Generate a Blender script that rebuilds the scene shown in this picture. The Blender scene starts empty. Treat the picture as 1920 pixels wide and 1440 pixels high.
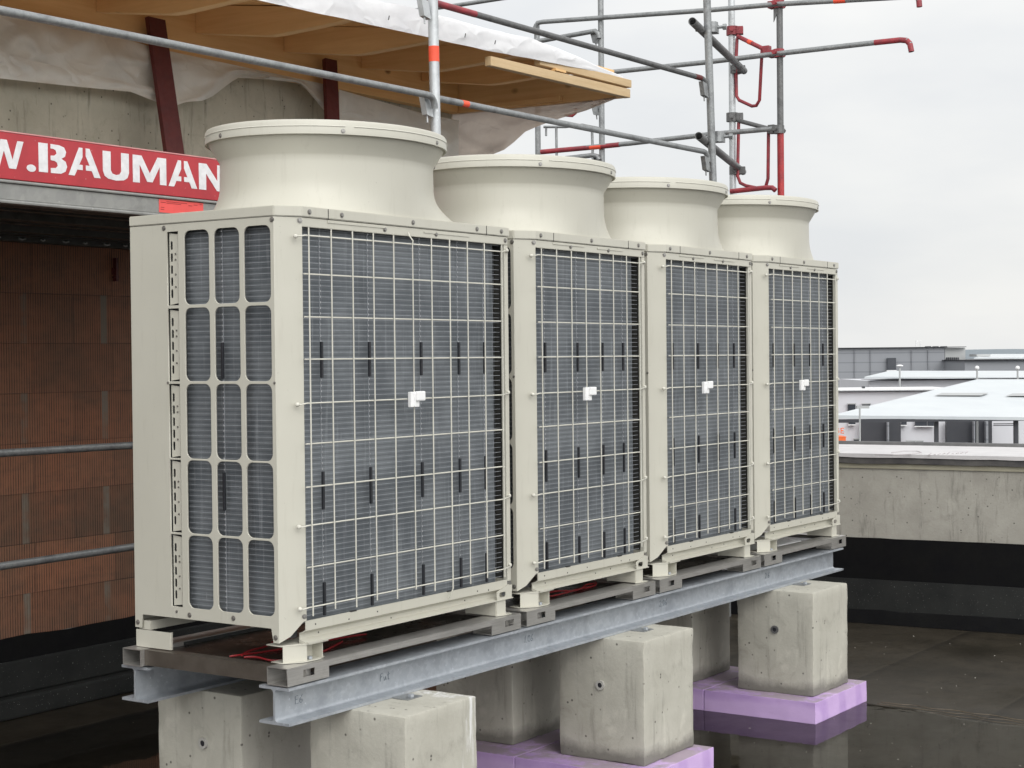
import bpy, bmesh, math, random
from mathutils import Matrix, Vector, noise as mnoise
random.seed(7)
sc = bpy.context.scene
COL = sc.collection
# ------------------------------------------------------------------ camera
CAM = Vector((-4.4275, -3.9825, 1.0967)); YAW, PIT, ROL, F = 0.5968, -0.016, -0.0099, 3093.2
fw = Vector((math.cos(YAW)*math.cos(PIT), math.sin(YAW)*math.cos(PIT), math.sin(PIT)))
_r = Vector((math.sin(YAW), -math.cos(YAW), 0)); _u = _r.cross(fw)
rt = math.cos(ROL)*_r + math.sin(ROL)*_u; up = -math.sin(ROL)*_r + math.cos(ROL)*_u
cd = bpy.data.cameras.new('camera'); cam = bpy.data.objects.new('camera', cd); COL.objects.link(cam)
cam.matrix_world = Matrix(((rt.x, up.x, -fw.x, CAM.x), (rt.y, up.y, -fw.y, CAM.y), (rt.z, up.z, -fw.z, CAM.z), (0, 0, 0, 1)))
cd.sensor_width = 36; cd.lens = F/1920*36; cd.clip_start = 0.05; cd.clip_end = 9000
sc.camera = cam
def ray(px, py): return fw + rt*((px-960)/F) - up*((py-720)/F)
def on(ax, v, px, py):          # point where a sight line meets a real plane
    d = ray(px, py); i = 'xyz'.index(ax); return CAM + d*((v-CAM[i])/d[i])
def far(px, py, t): return CAM + ray(px, py)*t
# ------------------------------------------------------------------ world, sun, exposure
SUN_EL, SUN_AZ = math.radians(34), math.radians(-124)     # azimuth of the sun measured from +X
w = bpy.data.worlds.new('World'); sc.world = w; w.use_nodes = True
nt = w.node_tree; nt.nodes.clear()
def N(nt, t, **k):
    n = nt.nodes.new(t)
    for a, b in k.items():
        if a.startswith('i_'):
            n.inputs[a[2:].replace('_', ' ')].default_value = b
        else: setattr(n, a, b)
    return n
out = N(nt, 'ShaderNodeOutputWorld'); bg = N(nt, 'ShaderNodeBackground'); bg2 = N(nt, 'ShaderNodeBackground')
sky = N(nt, 'ShaderNodeTexSky', sky_type='NISHITA', sun_disc=False, sun_elevation=SUN_EL, sun_rotation=math.pi/2-SUN_AZ)
nt.links.new(sky.outputs[0], bg.inputs[0]); bg.inputs[1].default_value = 0.05
tc = N(nt, 'ShaderNodeTexCoord'); mp = N(nt, 'ShaderNodeMapping'); mp.inputs['Scale'].default_value = (1, 1, 3.2)
nt.links.new(tc.outputs['Generated'], mp.inputs[0])
no = N(nt, 'ShaderNodeTexNoise'); no.inputs['Scale'].default_value = 3.2; no.inputs['Detail'].default_value = 5; no.inputs['Roughness'].default_value = .5
nt.links.new(mp.outputs[0], no.inputs['Vector'])
cr = N(nt, 'ShaderNodeValToRGB'); cr.color_ramp.elements[0].position = .36; cr.color_ramp.elements[0].color = (.785, .80, .815, 1)
cr.color_ramp.elements[1].position = .58; cr.color_ramp.elements[1].color = (.90, .90, .885, 1)
nt.links.new(no.outputs['Fac'], cr.inputs[0])
sp = N(nt, 'ShaderNodeSeparateXYZ'); nt.links.new(tc.outputs['Generated'], sp.inputs[0])
mr = N(nt, 'ShaderNodeMapRange'); mr.inputs[1].default_value = 0.05; mr.inputs[2].default_value = 1; mr.inputs[3].default_value = .85; mr.inputs[4].default_value = 1.25
nt.links.new(sp.outputs['Z'], mr.inputs[0])
# the cloud layer is brighter on the sun's side, behind the camera
dt = N(nt, 'ShaderNodeVectorMath', operation='DOT_PRODUCT'); nt.links.new(tc.outputs['Generated'], dt.inputs[0]); dt.inputs[1].default_value = (.975*math.cos(SUN_AZ), .975*math.sin(SUN_AZ), .22)
g1 = N(nt, 'ShaderNodeMapRange'); g1.inputs[1].default_value = .05; g1.inputs[2].default_value = 1; g1.inputs[3].default_value = 0; g1.inputs[4].default_value = 1.4; nt.links.new(dt.outputs['Value'], g1.inputs[0])
g2 = N(nt, 'ShaderNodeMath', operation='ADD'); nt.links.new(mr.outputs[0], g2.inputs[0]); nt.links.new(g1.outputs[0], g2.inputs[1])
nt.links.new(cr.outputs[0], bg2.inputs[0]); nt.links.new(g2.outputs[0], bg2.inputs[1])
add = N(nt, 'ShaderNodeMixShader'); add.inputs[0].default_value = .92
nt.links.new(bg.outputs[0], add.inputs[1]); nt.links.new(bg2.outputs[0], add.inputs[2]); nt.links.new(add.outputs[0], out.inputs[0])
sd = bpy.data.lights.new('sun', 'SUN'); sd.energy = .6; sd.angle = math.radians(28); sd.color = (1, .97, .92)
so = bpy.data.objects.new('sun', sd); COL.objects.link(so)
sdir = Vector((math.cos(SUN_EL)*math.cos(SUN_AZ), math.cos(SUN_EL)*math.sin(SUN_AZ), math.sin(SUN_EL)))
so.rotation_euler = sdir.to_track_quat('Z', 'Y').to_euler()
vs = sc.view_settings; sc.display_settings.display_device = 'sRGB'; vs.view_transform = 'Standard'; vs.look = 'None'; vs.gamma = 1; vs.exposure = .3; vs.use_curve_mapping = False
# ------------------------------------------------------------------ materials
def newmat(name):
    m = bpy.data.materials.new(name); m.use_nodes = True; t = m.node_tree; b = t.nodes['Principled BSDF']; return m, t, b
def coords(t, scale=(1, 1, 1), kind='Object'):
    tc = N(t, 'ShaderNodeTexCoord'); mp = N(t, 'ShaderNodeMapping'); mp.inputs['Scale'].default_value = scale
    t.links.new(tc.outputs[kind], mp.inputs[0]); return mp.outputs[0]
def noisef(t, vec, scale, detail=6, rough=.6, dist=0):
    n = N(t, 'ShaderNodeTexNoise'); n.inputs['Scale'].default_value = scale; n.inputs['Detail'].default_value = detail
    n.inputs['Roughness'].default_value = rough; n.inputs['Distortion'].default_value = dist
    t.links.new(vec, n.inputs['Vector']); return n.outputs['Fac']
def ramp(t, fac, stops):
    r = N(t, 'ShaderNodeValToRGB'); e = r.color_ramp.elements
    while len(e) < len(stops): e.new(.5)
    for q, (p, c) in zip(e, stops):
        q.position = p; q.color = (c, c, c, 1) if isinstance(c, (int, float)) else (*c, 1)
    t.links.new(fac, r.inputs[0]); return r.outputs[0]
def mix(t, fac, a, b, mode='MIX'):
    m = N(t, 'ShaderNodeMix', data_type='RGBA', blend_type=mode)
    for i, v in ((0, fac), (6, a), (7, b)):
        if isinstance(v, (int, float)): m.inputs[i].default_value = v if i == 0 else (v, v, v, 1)
        elif isinstance(v, tuple): m.inputs[i].default_value = (*v, 1)
        else: t.links.new(v, m.inputs[i])
    return m.outputs[2]
def math_(t, op, a, b=None):
    m = N(t, 'ShaderNodeMath', operation=op)
    for i, v in enumerate((a, b)):
        if v is None: continue
        if isinstance(v, (int, float)): m.inputs[i].default_value = v
        else: t.links.new(v, m.inputs[i])
    return m.outputs[0]
def bump(t, b, h, strength=.3, dist=.01):
    n = N(t, 'ShaderNodeBump'); n.inputs['Strength'].default_value = strength; n.inputs['Distance'].default_value = dist
    t.links.new(h, n.inputs['Height']); t.links.new(n.outputs[0], b.inputs['Normal'])
def setc(t, b, c):
    if isinstance(c, tuple): b.inputs['Base Color'].default_value = (*c, 1)
    else: t.links.new(c, b.inputs['Base Color'])
def simple(name, c1, c2=None, rough=.5, metal=0, scale=8, sc3=(1, 1, 1), bs=0, rvar=.1, spec=.5):
    m, t, b = newmat(name); v = coords(t, sc3); f = noisef(t, v, scale)
    c2 = c2 or tuple(x*.85 for x in c1)
    setc(t, b, mix(t, ramp(t, f, ((.35, 0), (.65, 1))), c1, c2))
    t.links.new(ramp(t, noisef(t, v, scale*2.3), ((.3, max(0, rough-rvar)), (.7, min(1, rough+rvar)))), b.inputs['Roughness'])
    b.inputs['Metallic'].default_value = metal; b.inputs['Specular IOR Level'].default_value = spec
    if bs: bump(t, b, noisef(t, v, scale*8), bs, .003)
    return m
M = {}
def cream():
    m, t, b = newmat('cream_enamel'); v = coords(t); big = noisef(t, v, 3, 3)
    c = mix(t, ramp(t, big, ((.3, 0), (.7, 1))), (.525, .510, .440), (.495, .480, .412))
    st = noisef(t, coords(t, (14, 14, 1.3)), 2.5, 6, .7)
    c = mix(t, ramp(t, st, ((.56, 0), (.80, .34))), c, (.36, .34, .28))
    sp_ = noisef(t, v, 110, 2, .5); c = mix(t, ramp(t, sp_, ((.72, 0), (.78, .5))), c, (.3, .28, .24))
    setc(t, b, c); b.inputs['Roughness'].default_value = .42
    bump(t, b, noisef(t, v, 160, 2), .05, .001); return m
M['cream'] = cream()
M['wire'] = simple('cream_wire', (.62, .605, .53), (.56, .545, .48), .4)
M['guard'] = simple('guard_wire', (.36, .38, .41), (.26, .27, .29), .4, .3, 30)
def coil():
    m, t, b = newmat('coil_fins'); v = coords(t)
    fins = N(t, 'ShaderNodeTexWave', wave_type='BANDS', bands_direction='X'); fins.inputs['Scale'].default_value = 70
    v2 = N(t, 'ShaderNodeSeparateXYZ'); t.links.new(v, v2.inputs[0]); s = math_(t, 'ADD', v2.outputs[0], v2.outputs[1])
    cx = N(t, 'ShaderNodeCombineXYZ'); t.links.new(s, cx.inputs[0]); t.links.new(v2.outputs[2], cx.inputs[2])
    t.links.new(cx.outputs[0], fins.inputs['Vector'])
    streak = noisef(t, coords(t, (22, 22, .8)), 2, 5, .7); patch = noisef(t, coords(t, (1, 1, 1)), 3.5, 4, .6)
    c = mix(t, ramp(t, patch, ((.38, 0), (.62, 1))), (.120, .134, .147), (.200, .218, .232))
    c = mix(t, ramp(t, streak, ((.55, 0), (.75, .65))), c, (.36, .38, .40))
    tubes = math_(t, 'SINE', math_(t, 'MULTIPLY', v2.outputs[2], 2*math.pi/.0205))
    c = mix(t, ramp(t, tubes, ((.5, 0), (1, .35))), c, (.04, .045, .055))
    nick = noisef(t, coords(t, (70, 70, 3)), 1.2, 3, .6); c = mix(t, ramp(t, nick, ((.69, 0), (.76, .8))), c, (.42, .43, .45))
    setc(t, b, c); b.inputs['Metallic'].default_value = .25; b.inputs['Roughness'].default_value = .45
    bump(t, b, fins.outputs['Fac'], .25, .002); return m
M['coil'] = coil()
M['coiledge'] = simple('coil_end_plate', (.36, .38, .41), (.27, .29, .31), .45, .4, 30)
M['black'] = simple('black_plastic', (.012, .014, .018), (.02, .02, .025), .45)
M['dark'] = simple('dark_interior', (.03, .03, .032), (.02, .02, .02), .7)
M['screw'] = simple('screw_steel', (.33, .32, .30), (.22, .21, .2), .35, .7, 60)
M['crimp'] = simple('galvanised_crimp', (.50, .51, .53), (.4, .41, .43), .3, .4, 60)
M['panel_shade'] = simple('painted_panel_shade', (.055, .053, .048), (.04, .04, .036), .7)  # dark tone stands for shade inside the right panel
M['whiteplastic'] = simple('white_plastic', (.86, .86, .85), (.8, .8, .8), .4)
def stainless():
    m, t, b = newmat('stainless_steel'); v = coords(t, (1, 6, 30)); f = noisef(t, v, 6)
    s = noisef(t, coords(t), 5, 6, .7)
    c = mix(t, ramp(t, f, ((.3, 0), (.7, 1))), (.56, .545, .52), (.42, .405, .38))
    c = mix(t, ramp(t, s, ((.55, 0), (.75, .5))), c, (.22, .21, .19))
    setc(t, b, c); b.inputs['Metallic'].default_value = .75
    t.links.new(ramp(t, s, ((.3, .3), (.7, .5))), b.inputs['Roughness']); return m
M['steel'] = stainless()
def galv(name, a, b_, c_, metal=.45, scale=18, rough=.45):
    m, t, b = newmat(name); v = coords(t)
    vo = N(t, 'ShaderNodeTexVoronoi'); vo.inputs['Scale'].default_value = scale*3; t.links.new(v, vo.inputs['Vector'])
    bw = N(t, 'ShaderNodeRGBToBW'); t.links.new(vo.outputs['Color'], bw.inputs[0])
    c = mix(t, bw.outputs[0], a, b_)
    c = mix(t, ramp(t, noisef(t, v, scale*.35, 7, .7), ((.5, 0), (.68, .7))), c, c_)
    c = mix(t, ramp(t, noisef(t, v, scale*4, 3, .6), ((.66, 0), (.74, .7))), c, tuple(min(1, x*1.5) for x in a))
    setc(t, b, c); b.inputs['Metallic'].default_value = metal
    t.links.new(ramp(t, noisef(t, v, scale), ((.3, rough-.12), (.7, rough+.15))), b.inputs['Roughness'])
    bump(t, b, noisef(t, v, scale*5), .12, .001); return m
M['galv'] = galv('galvanised_beam', (.45, .475, .505), (.36, .385, .415), (.27, .29, .32))
M['tube'] = galv('scaffold_tube', (.33, .34, .34), (.24, .25, .255), (.13, .13, .135), .5, 26)
M['tubedark'] = galv('weathered_tube', (.17, .17, .17), (.12, .12, .12), (.06, .06, .06), .4, 26)
M['alu'] = galv('aluminium_tube', (.58, .6, .61), (.5, .52, .53), (.36, .37, .38), .5, 14)
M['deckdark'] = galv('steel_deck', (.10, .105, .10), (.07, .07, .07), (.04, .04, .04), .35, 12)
M['sidebeam'] = galv('deck_side_beam', (.36, .36, .34), (.29, .29, .28), (.20, .20, .19), .35, 10)
M['bounce'] = simple('pale_bounce_sheet', (.60, .58, .54), (.5, .48, .44), .6, 0, 5)  # pale tone chosen to throw light up at the roof boards
M['redpaint'] = simple('red_paint', (.34, .035, .045), (.20, .03, .04), .45, 0, 14)
M['redpost'] = simple('worn_red_paint', (.42, .03, .03), (.25, .02, .025), .45, 0, 9)
M['oxide'] = simple('red_oxide_primer', (.125, .022, .020), (.09, .017, .017), .6, 0, 12)
M['tape'] = simple('orange_tape', (.85, .10, .04), (.75, .08, .04), .5)
M['sticker'] = simple('neon_red_sticker', (.88, .11, .10), (.80, .10, .09), .5)
M['ink'] = simple('dark_ink', (.10, .13, .15), (.16, .19, .22), .6)
M['inkred'] = simple('red_ink', (.35, .03, .03), (.3, .02, .02), .6)
M['letter'] = simple('white_stencil_paint', (.78, .77, .78), (.66, .65, .66), .55, 0, 30)
def board():
    m, t, b = newmat('red_board'); v = coords(t); c = mix(t, ramp(t, noisef(t, v, 9), ((.35, 0), (.7, 1))), (.46, .035, .045), (.38, .03, .04))
    c = mix(t, ramp(t, noisef(t, v, 60, 4, .7), ((.69, 0), (.72, 1))), c, (.6, .5, .45))
    c = mix(t, ramp(t, noisef(t, v, 16, 4, .7), ((.70, 0), (.74, .8))), c, (.35, .16, .08))
    setc(t, b, c); b.inputs['Roughness'].default_value = .5; return m
M['board'] = board()
def concrete(name, a, b_, dark, drip=.5, pits=True, wet=None, lime=False):
    m, t, b = newmat(name); v = coords(t)
    c = mix(t, ramp(t, noisef(t, v, 2.6, 10, .68, .0), ((.33, 0), (.67, 1))), a, b_)
    c = mix(t, ramp(t, noisef(t, v, 7, 8, .7, .8), ((.54, 0), (.78, .55))), c, dark)
    d = noisef(t, coords(t, (9, 9, 1.1)), 2, 6, .7, .2)
    c = mix(t, ramp(t, d, ((.56, 0), (.76, drip))), c, tuple(x*.55 for x in dark))
    pale = noisef(t, coords(t, (5, 5, 2)), 1.7, 6, .6, .6); c = mix(t, ramp(t, pale, ((.60, 0), (.72, .35))), c, tuple(min(.75, x*1.35) for x in a))
    if pits:
        vo = N(t, 'ShaderNodeTexVoronoi'); vo.inputs['Scale'].default_value = 21; t.links.new(v, vo.inputs['Vector'])
        p = ramp(t, vo.outputs['Distance'], ((.07, 1), (.15, 0)))
        sel = ramp(t, noisef(t, v, 6, 2), ((.44, 0), (.52, .85))); p = mix(t, 1.0, p, sel, 'MULTIPLY')
        c = mix(t, p, c, (.05, .045, .04))
    if lime:
        l = noisef(t, coords(t, (16, 16, 1.6)), 1.0, 7, .75, .5); gx = N(t, 'ShaderNodeNewGeometry'); sx_ = N(t, 'ShaderNodeSeparateXYZ'); t.links.new(v, sx_.inputs[0])
        side = ramp(t, sx_.outputs[0], ((.30, 0), (.42, 1))); c = mix(t, mix(t, 1.0, ramp(t, l, ((.48, 0), (.60, .85))), side, 'MULTIPLY'), c, (.74, .74, .74))
    if wet:
        s = N(t, 'ShaderNodeSeparateXYZ'); t.links.new(v, s.inputs[0])
        z = math_(t, 'ADD', s.outputs[2], math_(t, 'MULTIPLY', noisef(t, v, 5, 6, .7), .14))
        k = ramp(t, z, ((wet+.0, .8), (wet+.055, 0)))
        c = mix(t, k, c, tuple(x*.33 for x in b_))
    setc(t, b, c); b.inputs['Roughness'].default_value = .85
    h = mix(t, .5, noisef(t, v, 60, 5), noisef(t, v, 9, 5)); bump(t, b, h, .45, .006); return m
M['block'] = concrete('precast_concrete', (.47, .455, .395), (.38, .365, .31), (.22, .208, .172), .45, wet=.10)
M['limeblock'] = concrete('lime_streaked_concrete', (.47, .455, .395), (.38, .365, .31), (.22, .208, .172), .45, lime=True)
M['wallconc'] = concrete('cast_concrete_wall', (.52, .49, .40), (.40, .375, .30), (.20, .185, .14), .9)
M['parapetconc'] = concrete('parapet_concrete', (.40, .385, .34), (.30, .285, .25), (.16, .15, .13), .8)
def foam():
    m, t, b = newmat('purple_foam'); v = coords(t)
    wv = N(t, 'ShaderNodeTexWave', wave_type='RINGS', rings_direction='Y'); wv.inputs['Scale'].default_value = 1.3; wv.inputs['Distortion'].default_value = 2.5; wv.inputs['Detail'].default_value = 3
    t.links.new(v, wv.inputs['Vector'])
    c = mix(t, ramp(t, wv.outputs['Fac'], ((.55, 0), (.9, .6))), (.53, .37, .64), (.37, .23, .51))
    c = mix(t, ramp(t, noisef(t, v, 6, 6), ((.40, 0), (.75, .5))), c, (.60, .42, .70))
    g = N(t, 'ShaderNodeNewGeometry'); sz = N(t, 'ShaderNodeSeparateXYZ'); t.links.new(g.outputs['Normal'], sz.inputs[0])
    dirt = mix(t, 1.0, ramp(t, noisef(t, v, 5, 7, .7), ((.42, 0), (.55, .75))), ramp(t, sz.outputs[2], ((.6, 0), (.9, 1))), 'MULTIPLY')
    c = mix(t, dirt, c, (.30, .26, .25))
    setc(t, b, c); b.inputs['Roughness'].default_value = .75; bump(t, b, noisef(t, v, 50), .3, .004); return m
M['foam'] = foam()
def brick():
    m, t, b = newmat('clay_block_masonry'); v = coords(t); s = N(t, 'ShaderNodeSeparateXYZ'); t.links.new(v, s.inputs[0])
    c2 = N(t, 'ShaderNodeCombineXYZ'); t.links.new(math_(t, 'ADD', s.outputs[0], 20-1.94+.303*.0), c2.inputs[0]); t.links.new(math_(t, 'ADD', s.outputs[2], 10*.2855-.6785), c2.inputs[1])
    def bt(seed_shift, ca, cb, mort, msize):
        bk = N(t, 'ShaderNodeTexBrick'); bk.offset = .5; bk.inputs['Scale'].default_value = 1; bk.inputs['Brick Width'].default_value = .60; bk.inputs['Row Height'].default_value = .2855
        bk.inputs['Mortar Size'].default_value = msize; bk.inputs['Mortar Smooth'].default_value = .3; bk.inputs['Bias'].default_value = 0
        bk.inputs['Color1'].default_value = (*ca, 1); bk.inputs['Color2'].default_value = (*cb, 1); bk.inputs['Mortar'].default_value = (*mort, 1)
        t.links.new(c2.outputs[0], bk.inputs['Vector']); return bk
    k = bt(0, (.28, .14, .082), (.135, .083, .054), (.055, .038, .028), .0035)
    c = mix(t, ramp(t, noisef(t, v, 1.6, 5), ((.35, 0), (.65, .6))), k.outputs['Color'], (.40, .15, .075))
    c = mix(t, ramp(t, noisef(t, coords(t, (1, 1, 3)), 4, 7, .7), ((.5, 0), (.7, .5))), c, (.12, .078, .055))
    gw = math_(t, 'SINE', math_(t, 'MULTIPLY', s.outputs[0], 2*math.pi/.0175))
    g = ramp(t, gw, ((.0, 0), (.35, 0), (.85, 1)))
    gm = mix(t, 1.0, g, ramp(t, noisef(t, v, 12, 3), ((.3, .35), (.6, 1))), 'MULTIPLY')
    c = mix(t, gm, c, (.035, .022, .016))
    # mortar smears on some upright joints
    xs = math_(t, 'FRACT', math_(t, 'DIVIDE', math_(t, 'ADD', s.outputs[0], 20-2.15), .60)); row = math_(t, 'FRACT', math_(t, 'DIVIDE', math_(t, 'ADD', s.outputs[2], 10*.2855-.6785), .571))
    sm = ramp(t, xs, ((0, 1), (.07, 1), (.09, 0), (1, 0))); sr = ramp(t, row, ((0, 0), (.49, 0), (.51, 1), (.98, 1))); ss = mix(t, 1.0, sm, sr, 'MULTIPLY')
    ss = mix(t, 1.0, ss, ramp(t, noisef(t, v, 3, 4), ((.40, 0), (.55, .85))), 'MULTIPLY')
    c = mix(t, ss, c, (.20, .18, .145))
    setc(t, b, c); b.inputs['Roughness'].default_value = .8
    hh = mix(t, .5, mix(t, 1.0, g, -1.0, 'MULTIPLY'), k.outputs['Fac']); inv = N(t, 'ShaderNodeInvert'); t.links.new(mix(t, .6, g, k.outputs['Fac']), inv.inputs['Color'])
    bump(t, b, inv.outputs[0], .5, .006); return m
M['brick'] = brick()
def wood(name, a, b_, axis='X'):
    m, t, b = newmat(name); scv = {'X': (.7, 14, 14), 'Y': (14, .7, 14)}[axis]
    v = coords(t, scv); f = noisef(t, v, 2, 6, .6, .6)
    c = mix(t, ramp(t, f, ((.35, 0), (.65, 1))), a, b_)
    vo = N(t, 'ShaderNodeTexVoronoi'); vo.inputs['Scale'].default_value = 2.9; t.links.new(coords(t, (1, 1, 1.5)), vo.inputs['Vector'])
    c = mix(t, ramp(t, vo.outputs['Distance'], ((.055, .9), (.13, 0))), c, (.22, .09, .03))
    c = mix(t, ramp(t, noisef(t, coords(t), 1.5, 4), ((.4, 0), (.7, .4))), c, tuple(x*.8 for x in a))
    setc(t, b, c); b.inputs['Roughness'].default_value = .6; bump(t, b, f, .15, .002); return m
M['woodx'] = wood('spruce_beam', (.90, .58, .27), (.80, .48, .20), 'X')
M['woody'] = wood('spruce_rafter', (.90, .60, .30), (.80, .50, .23), 'Y')
M['woodpale'] = wood('pale_spruce_board', (.66, .49, .29), (.58, .41, .22), 'X')
def film(name, a, b_, transp=.12, trans=.35):
    m, t, b = newmat(name); v = coords(t); c = mix(t, ramp(t, noisef(t, v, 2.5, 7, .65, .8), ((.35, 0), (.65, 1))), a, b_)
    o = t.nodes['Material Output']; df = N(t, 'ShaderNodeBsdfDiffuse'); tl = N(t, 'ShaderNodeBsdfTranslucent'); tp = N(t, 'ShaderNodeBsdfTransparent'); gl = N(t, 'ShaderNodeBsdfGlossy')
    gl.inputs['Roughness'].default_value = .35
    for x in (df, tl): t.links.new(c, x.inputs[0])
    m1 = N(t, 'ShaderNodeMixShader'); m1.inputs[0].default_value = trans; t.links.new(df.outputs[0], m1.inputs[1]); t.links.new(tl.outputs[0], m1.inputs[2])
    m2 = N(t, 'ShaderNodeMixShader'); m2.inputs[0].default_value = .06; t.links.new(m1.outputs[0], m2.inputs[1]); t.links.new(gl.outputs[0], m2.inputs[2])
    m3 = N(t, 'ShaderNodeMixShader'); m3.inputs[0].default_value = transp; t.links.new(m2.outputs[0], m3.inputs[1]); t.links.new(tp.outputs[0], m3.inputs[2])
    t.links.new(m3.outputs[0], o.inputs[0])
    n = N(t, 'ShaderNodeBump'); n.inputs['Strength'].default_value = .35; n.inputs['Distance'].default_value = .02
    vo = N(t, 'ShaderNodeTexVoronoi', feature='DISTANCE_TO_EDGE'); vo.inputs['Scale'].default_value = 2.6; wv_ = N(t, 'ShaderNodeVectorMath', operation='ADD'); nz_ = N(t, 'ShaderNodeTexNoise'); nz_.inputs['Scale'].default_value = 2.5
    cv = coords(t, (1, 1, 1.7)); t.links.new(cv, nz_.inputs['Vector']); t.links.new(cv, wv_.inputs[0]); sc_ = N(t, 'ShaderNodeVectorMath', operation='SCALE'); sc_.inputs['Scale'].default_value = .5; t.links.new(nz_.outputs['Color'], sc_.inputs[0]); t.links.new(sc_.outputs[0], wv_.inputs[1]); t.links.new(wv_.outputs[0], vo.inputs['Vector'])
    t.links.new(ramp(t, vo.outputs['Distance'], ((0, 1), (.10, .55), (.5, 0))), n.inputs['Height'])
    for x in (df, tl, gl): t.links.new(n.outputs[0], x.inputs['Normal'])
    return m
M['film'] = film('builders_film', (.86, .84, .78), (.76, .74, .69), .05, .3)
M['filmend'] = film('backlit_film', (.66, .56, .47), (.56, .46, .38), .06, .5)  # beige colour carries the tint of light from behind
M['membrane'] = film('white_roof_membrane', (.84, .84, .85), (.72, .72, .74), 0, .1)
def bitumen():
    m, t, b = newmat('bitumen_upstand'); v = coords(t)
    c = mix(t, ramp(t, noisef(t, v, 3, 6), ((.35, 0), (.65, 1))), (.013, .014, .014), (.022, .023, .022)); b.inputs['Specular IOR Level'].default_value = .2
    c = mix(t, ramp(t, noisef(t, v, 140, 1, .5), ((.755, 0), (.765, .6))), c, (.4, .4, .38))
    setc(t, b, c); b.inputs['Roughness'].default_value = .7; bump(t, b, noisef(t, v, 90), .3, .003); return m
M['bitumen'] = bitumen()
M['bitblack'] = simple('black_primer', (.004, .004, .005), (.006, .006, .006), .7, 0, 6, bs=.2, spec=.12)
def floor():
    m, t, b = newmat('wet_bitumen_floor'); v = coords(t)
    c = mix(t, ramp(t, noisef(t, v, 1.3, 8, .65, .4), ((.35, 0), (.65, 1))), (.020, .017, .012), (.044, .037, .027))
    c = mix(t, ramp(t, noisef(t, v, 9, 6, .7), ((.5, 0), (.75, .5))), c, (.010, .009, .008))
    c = mix(t, ramp(t, noisef(t, v, 130, 1, .5), ((.775, 0), (.785, .5))), c, (.5, .5, .48))
    s = N(t, 'ShaderNodeSeparateXYZ'); t.links.new(v, s.inputs[0])
    u_ = math_(t, 'FRACT', math_(t, 'DIVIDE', math_(t, 'ADD', math_(t, 'ADD', s.outputs[1], 20.42), math_(t, 'MULTIPLY', noisef(t, v, 2, 3), .02)), 1.02))
    seam = mix(t, 1.0, ramp(t, u_, ((0, .7), (.008, .7), (.016, 0), (.988, 0), (1, .7))), ramp(t, noisef(t, v, 4, 5, .7), ((.35, .2), (.6, 1))), 'MULTIPLY'); c = mix(t, seam, c, (.048, .041, .031)); lap = ramp(t, u_, ((0, 0), (.90, 0), (.985, .45), (1, .0))); c = mix(t, lap, c, (.010, .009, .008))
    setc(t, b, c); b.inputs['Specular IOR Level'].default_value = .2
    t.links.new(ramp(t, noisef(t, v, 1.1, 6, .6), ((.38, .3), (.62, .6))), b.inputs['Roughness'])
    bump(t, b, noisef(t, v, 45, 4), .25, .003); return m
M['floor'] = floor()
def water():
    m, t, b = newmat('rain_water'); v = coords(t); o = t.nodes['Material Output']
    gl = N(t, 'ShaderNodeBsdfGlossy'); gl.inputs['Roughness'].default_value = .008; tp = N(t, 'ShaderNodeBsdfTransparent'); tp.inputs[0].default_value = (.86, .85, .82, 1)
    fr = N(t, 'ShaderNodeFresnel'); fr.inputs[0].default_value = 1.32; mx = N(t, 'ShaderNodeMixShader')
    n = N(t, 'ShaderNodeBump'); n.inputs['Strength'].default_value = .05; n.inputs['Distance'].default_value = .02
    t.links.new(noisef(t, v, 3.5, 3), n.inputs['Height']); t.links.new(n.outputs[0], gl.inputs['Normal'])
    t.links.new(fr.outputs[0], mx.inputs[0]); t.links.new(tp.outputs[0], mx.inputs[1]); t.links.new(gl.outputs[0], mx.inputs[2]); t.links.new(mx.outputs[0], o.inputs[0]); return m
M['water'] = water()
M['insul'] = simple('white_insulation_board', (.60, .585, .585), (.52, .505, .51), .6, 0, 4)
M['trimdark'] = simple('torn_dark_flashing', (.055, .052, .055), (.10, .095, .09), .7, 0, 9)
M['trimbeige'] = simple('beige_edge_strip', (.36, .34, .26), (.30, .28, .21), .7, 0, 5)
M['cable'] = simple('red_cable', (.30, .015, .02), (.24, .012, .015), .45)
# ------------------------------------------------------------------ mesh helpers
def link(o, parent=None):
    COL.objects.link(o)
    if parent is not None: o.parent = parent
    return o
def mk(name, bm, mat, parent=None, smooth=False, ang=40):
    me = bpy.data.meshes.new(name); bm.normal_update(); bm.to_mesh(me); bm.free(); me.materials.append(mat)
    if smooth:
        me.polygons.foreach_set('use_smooth', [True]*len(me.polygons)); me.set_sharp_from_angle(angle=math.radians(ang))
    return link(bpy.data.objects.new(name, me), parent)
def tag(o, label, cat=None, group=None, kind=None):
    if label: o['label'] = label
    if cat: o['category'] = cat
    if group: o['group'] = group
    if kind: o['kind'] = kind
    return o
def empty(name, loc=(0, 0, 0)):
    o = bpy.data.objects.new(name, None); o.location = loc; o.empty_display_size = .1; return link(o)
def B(bm, x0, x1, y0, y1, z0, z1, bev=0, seg=2):
    vs = [bm.verts.new((x, y, z)) for x in (x0, x1) for y in (y0, y1) for z in (z0, z1)]
    fs = [bm.faces.new([vs[i] for i in q]) for q in ((0, 1, 3, 2), (4, 6, 7, 5), (0, 4, 5, 1), (2, 3, 7, 6), (0, 2, 6, 4), (1, 5, 7, 3))]
    if bev:
        es = list({e for f in fs for e in f.edges}); bmesh.ops.bevel(bm, geom=es, offset=bev, segments=seg, affect='EDGES', profile=.6)
    return vs
def box(name, d, mat, parent=None, bev=0):
    bm = bmesh.new(); B(bm, *d, bev=bev); return mk(name, bm, mat, parent)
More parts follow.
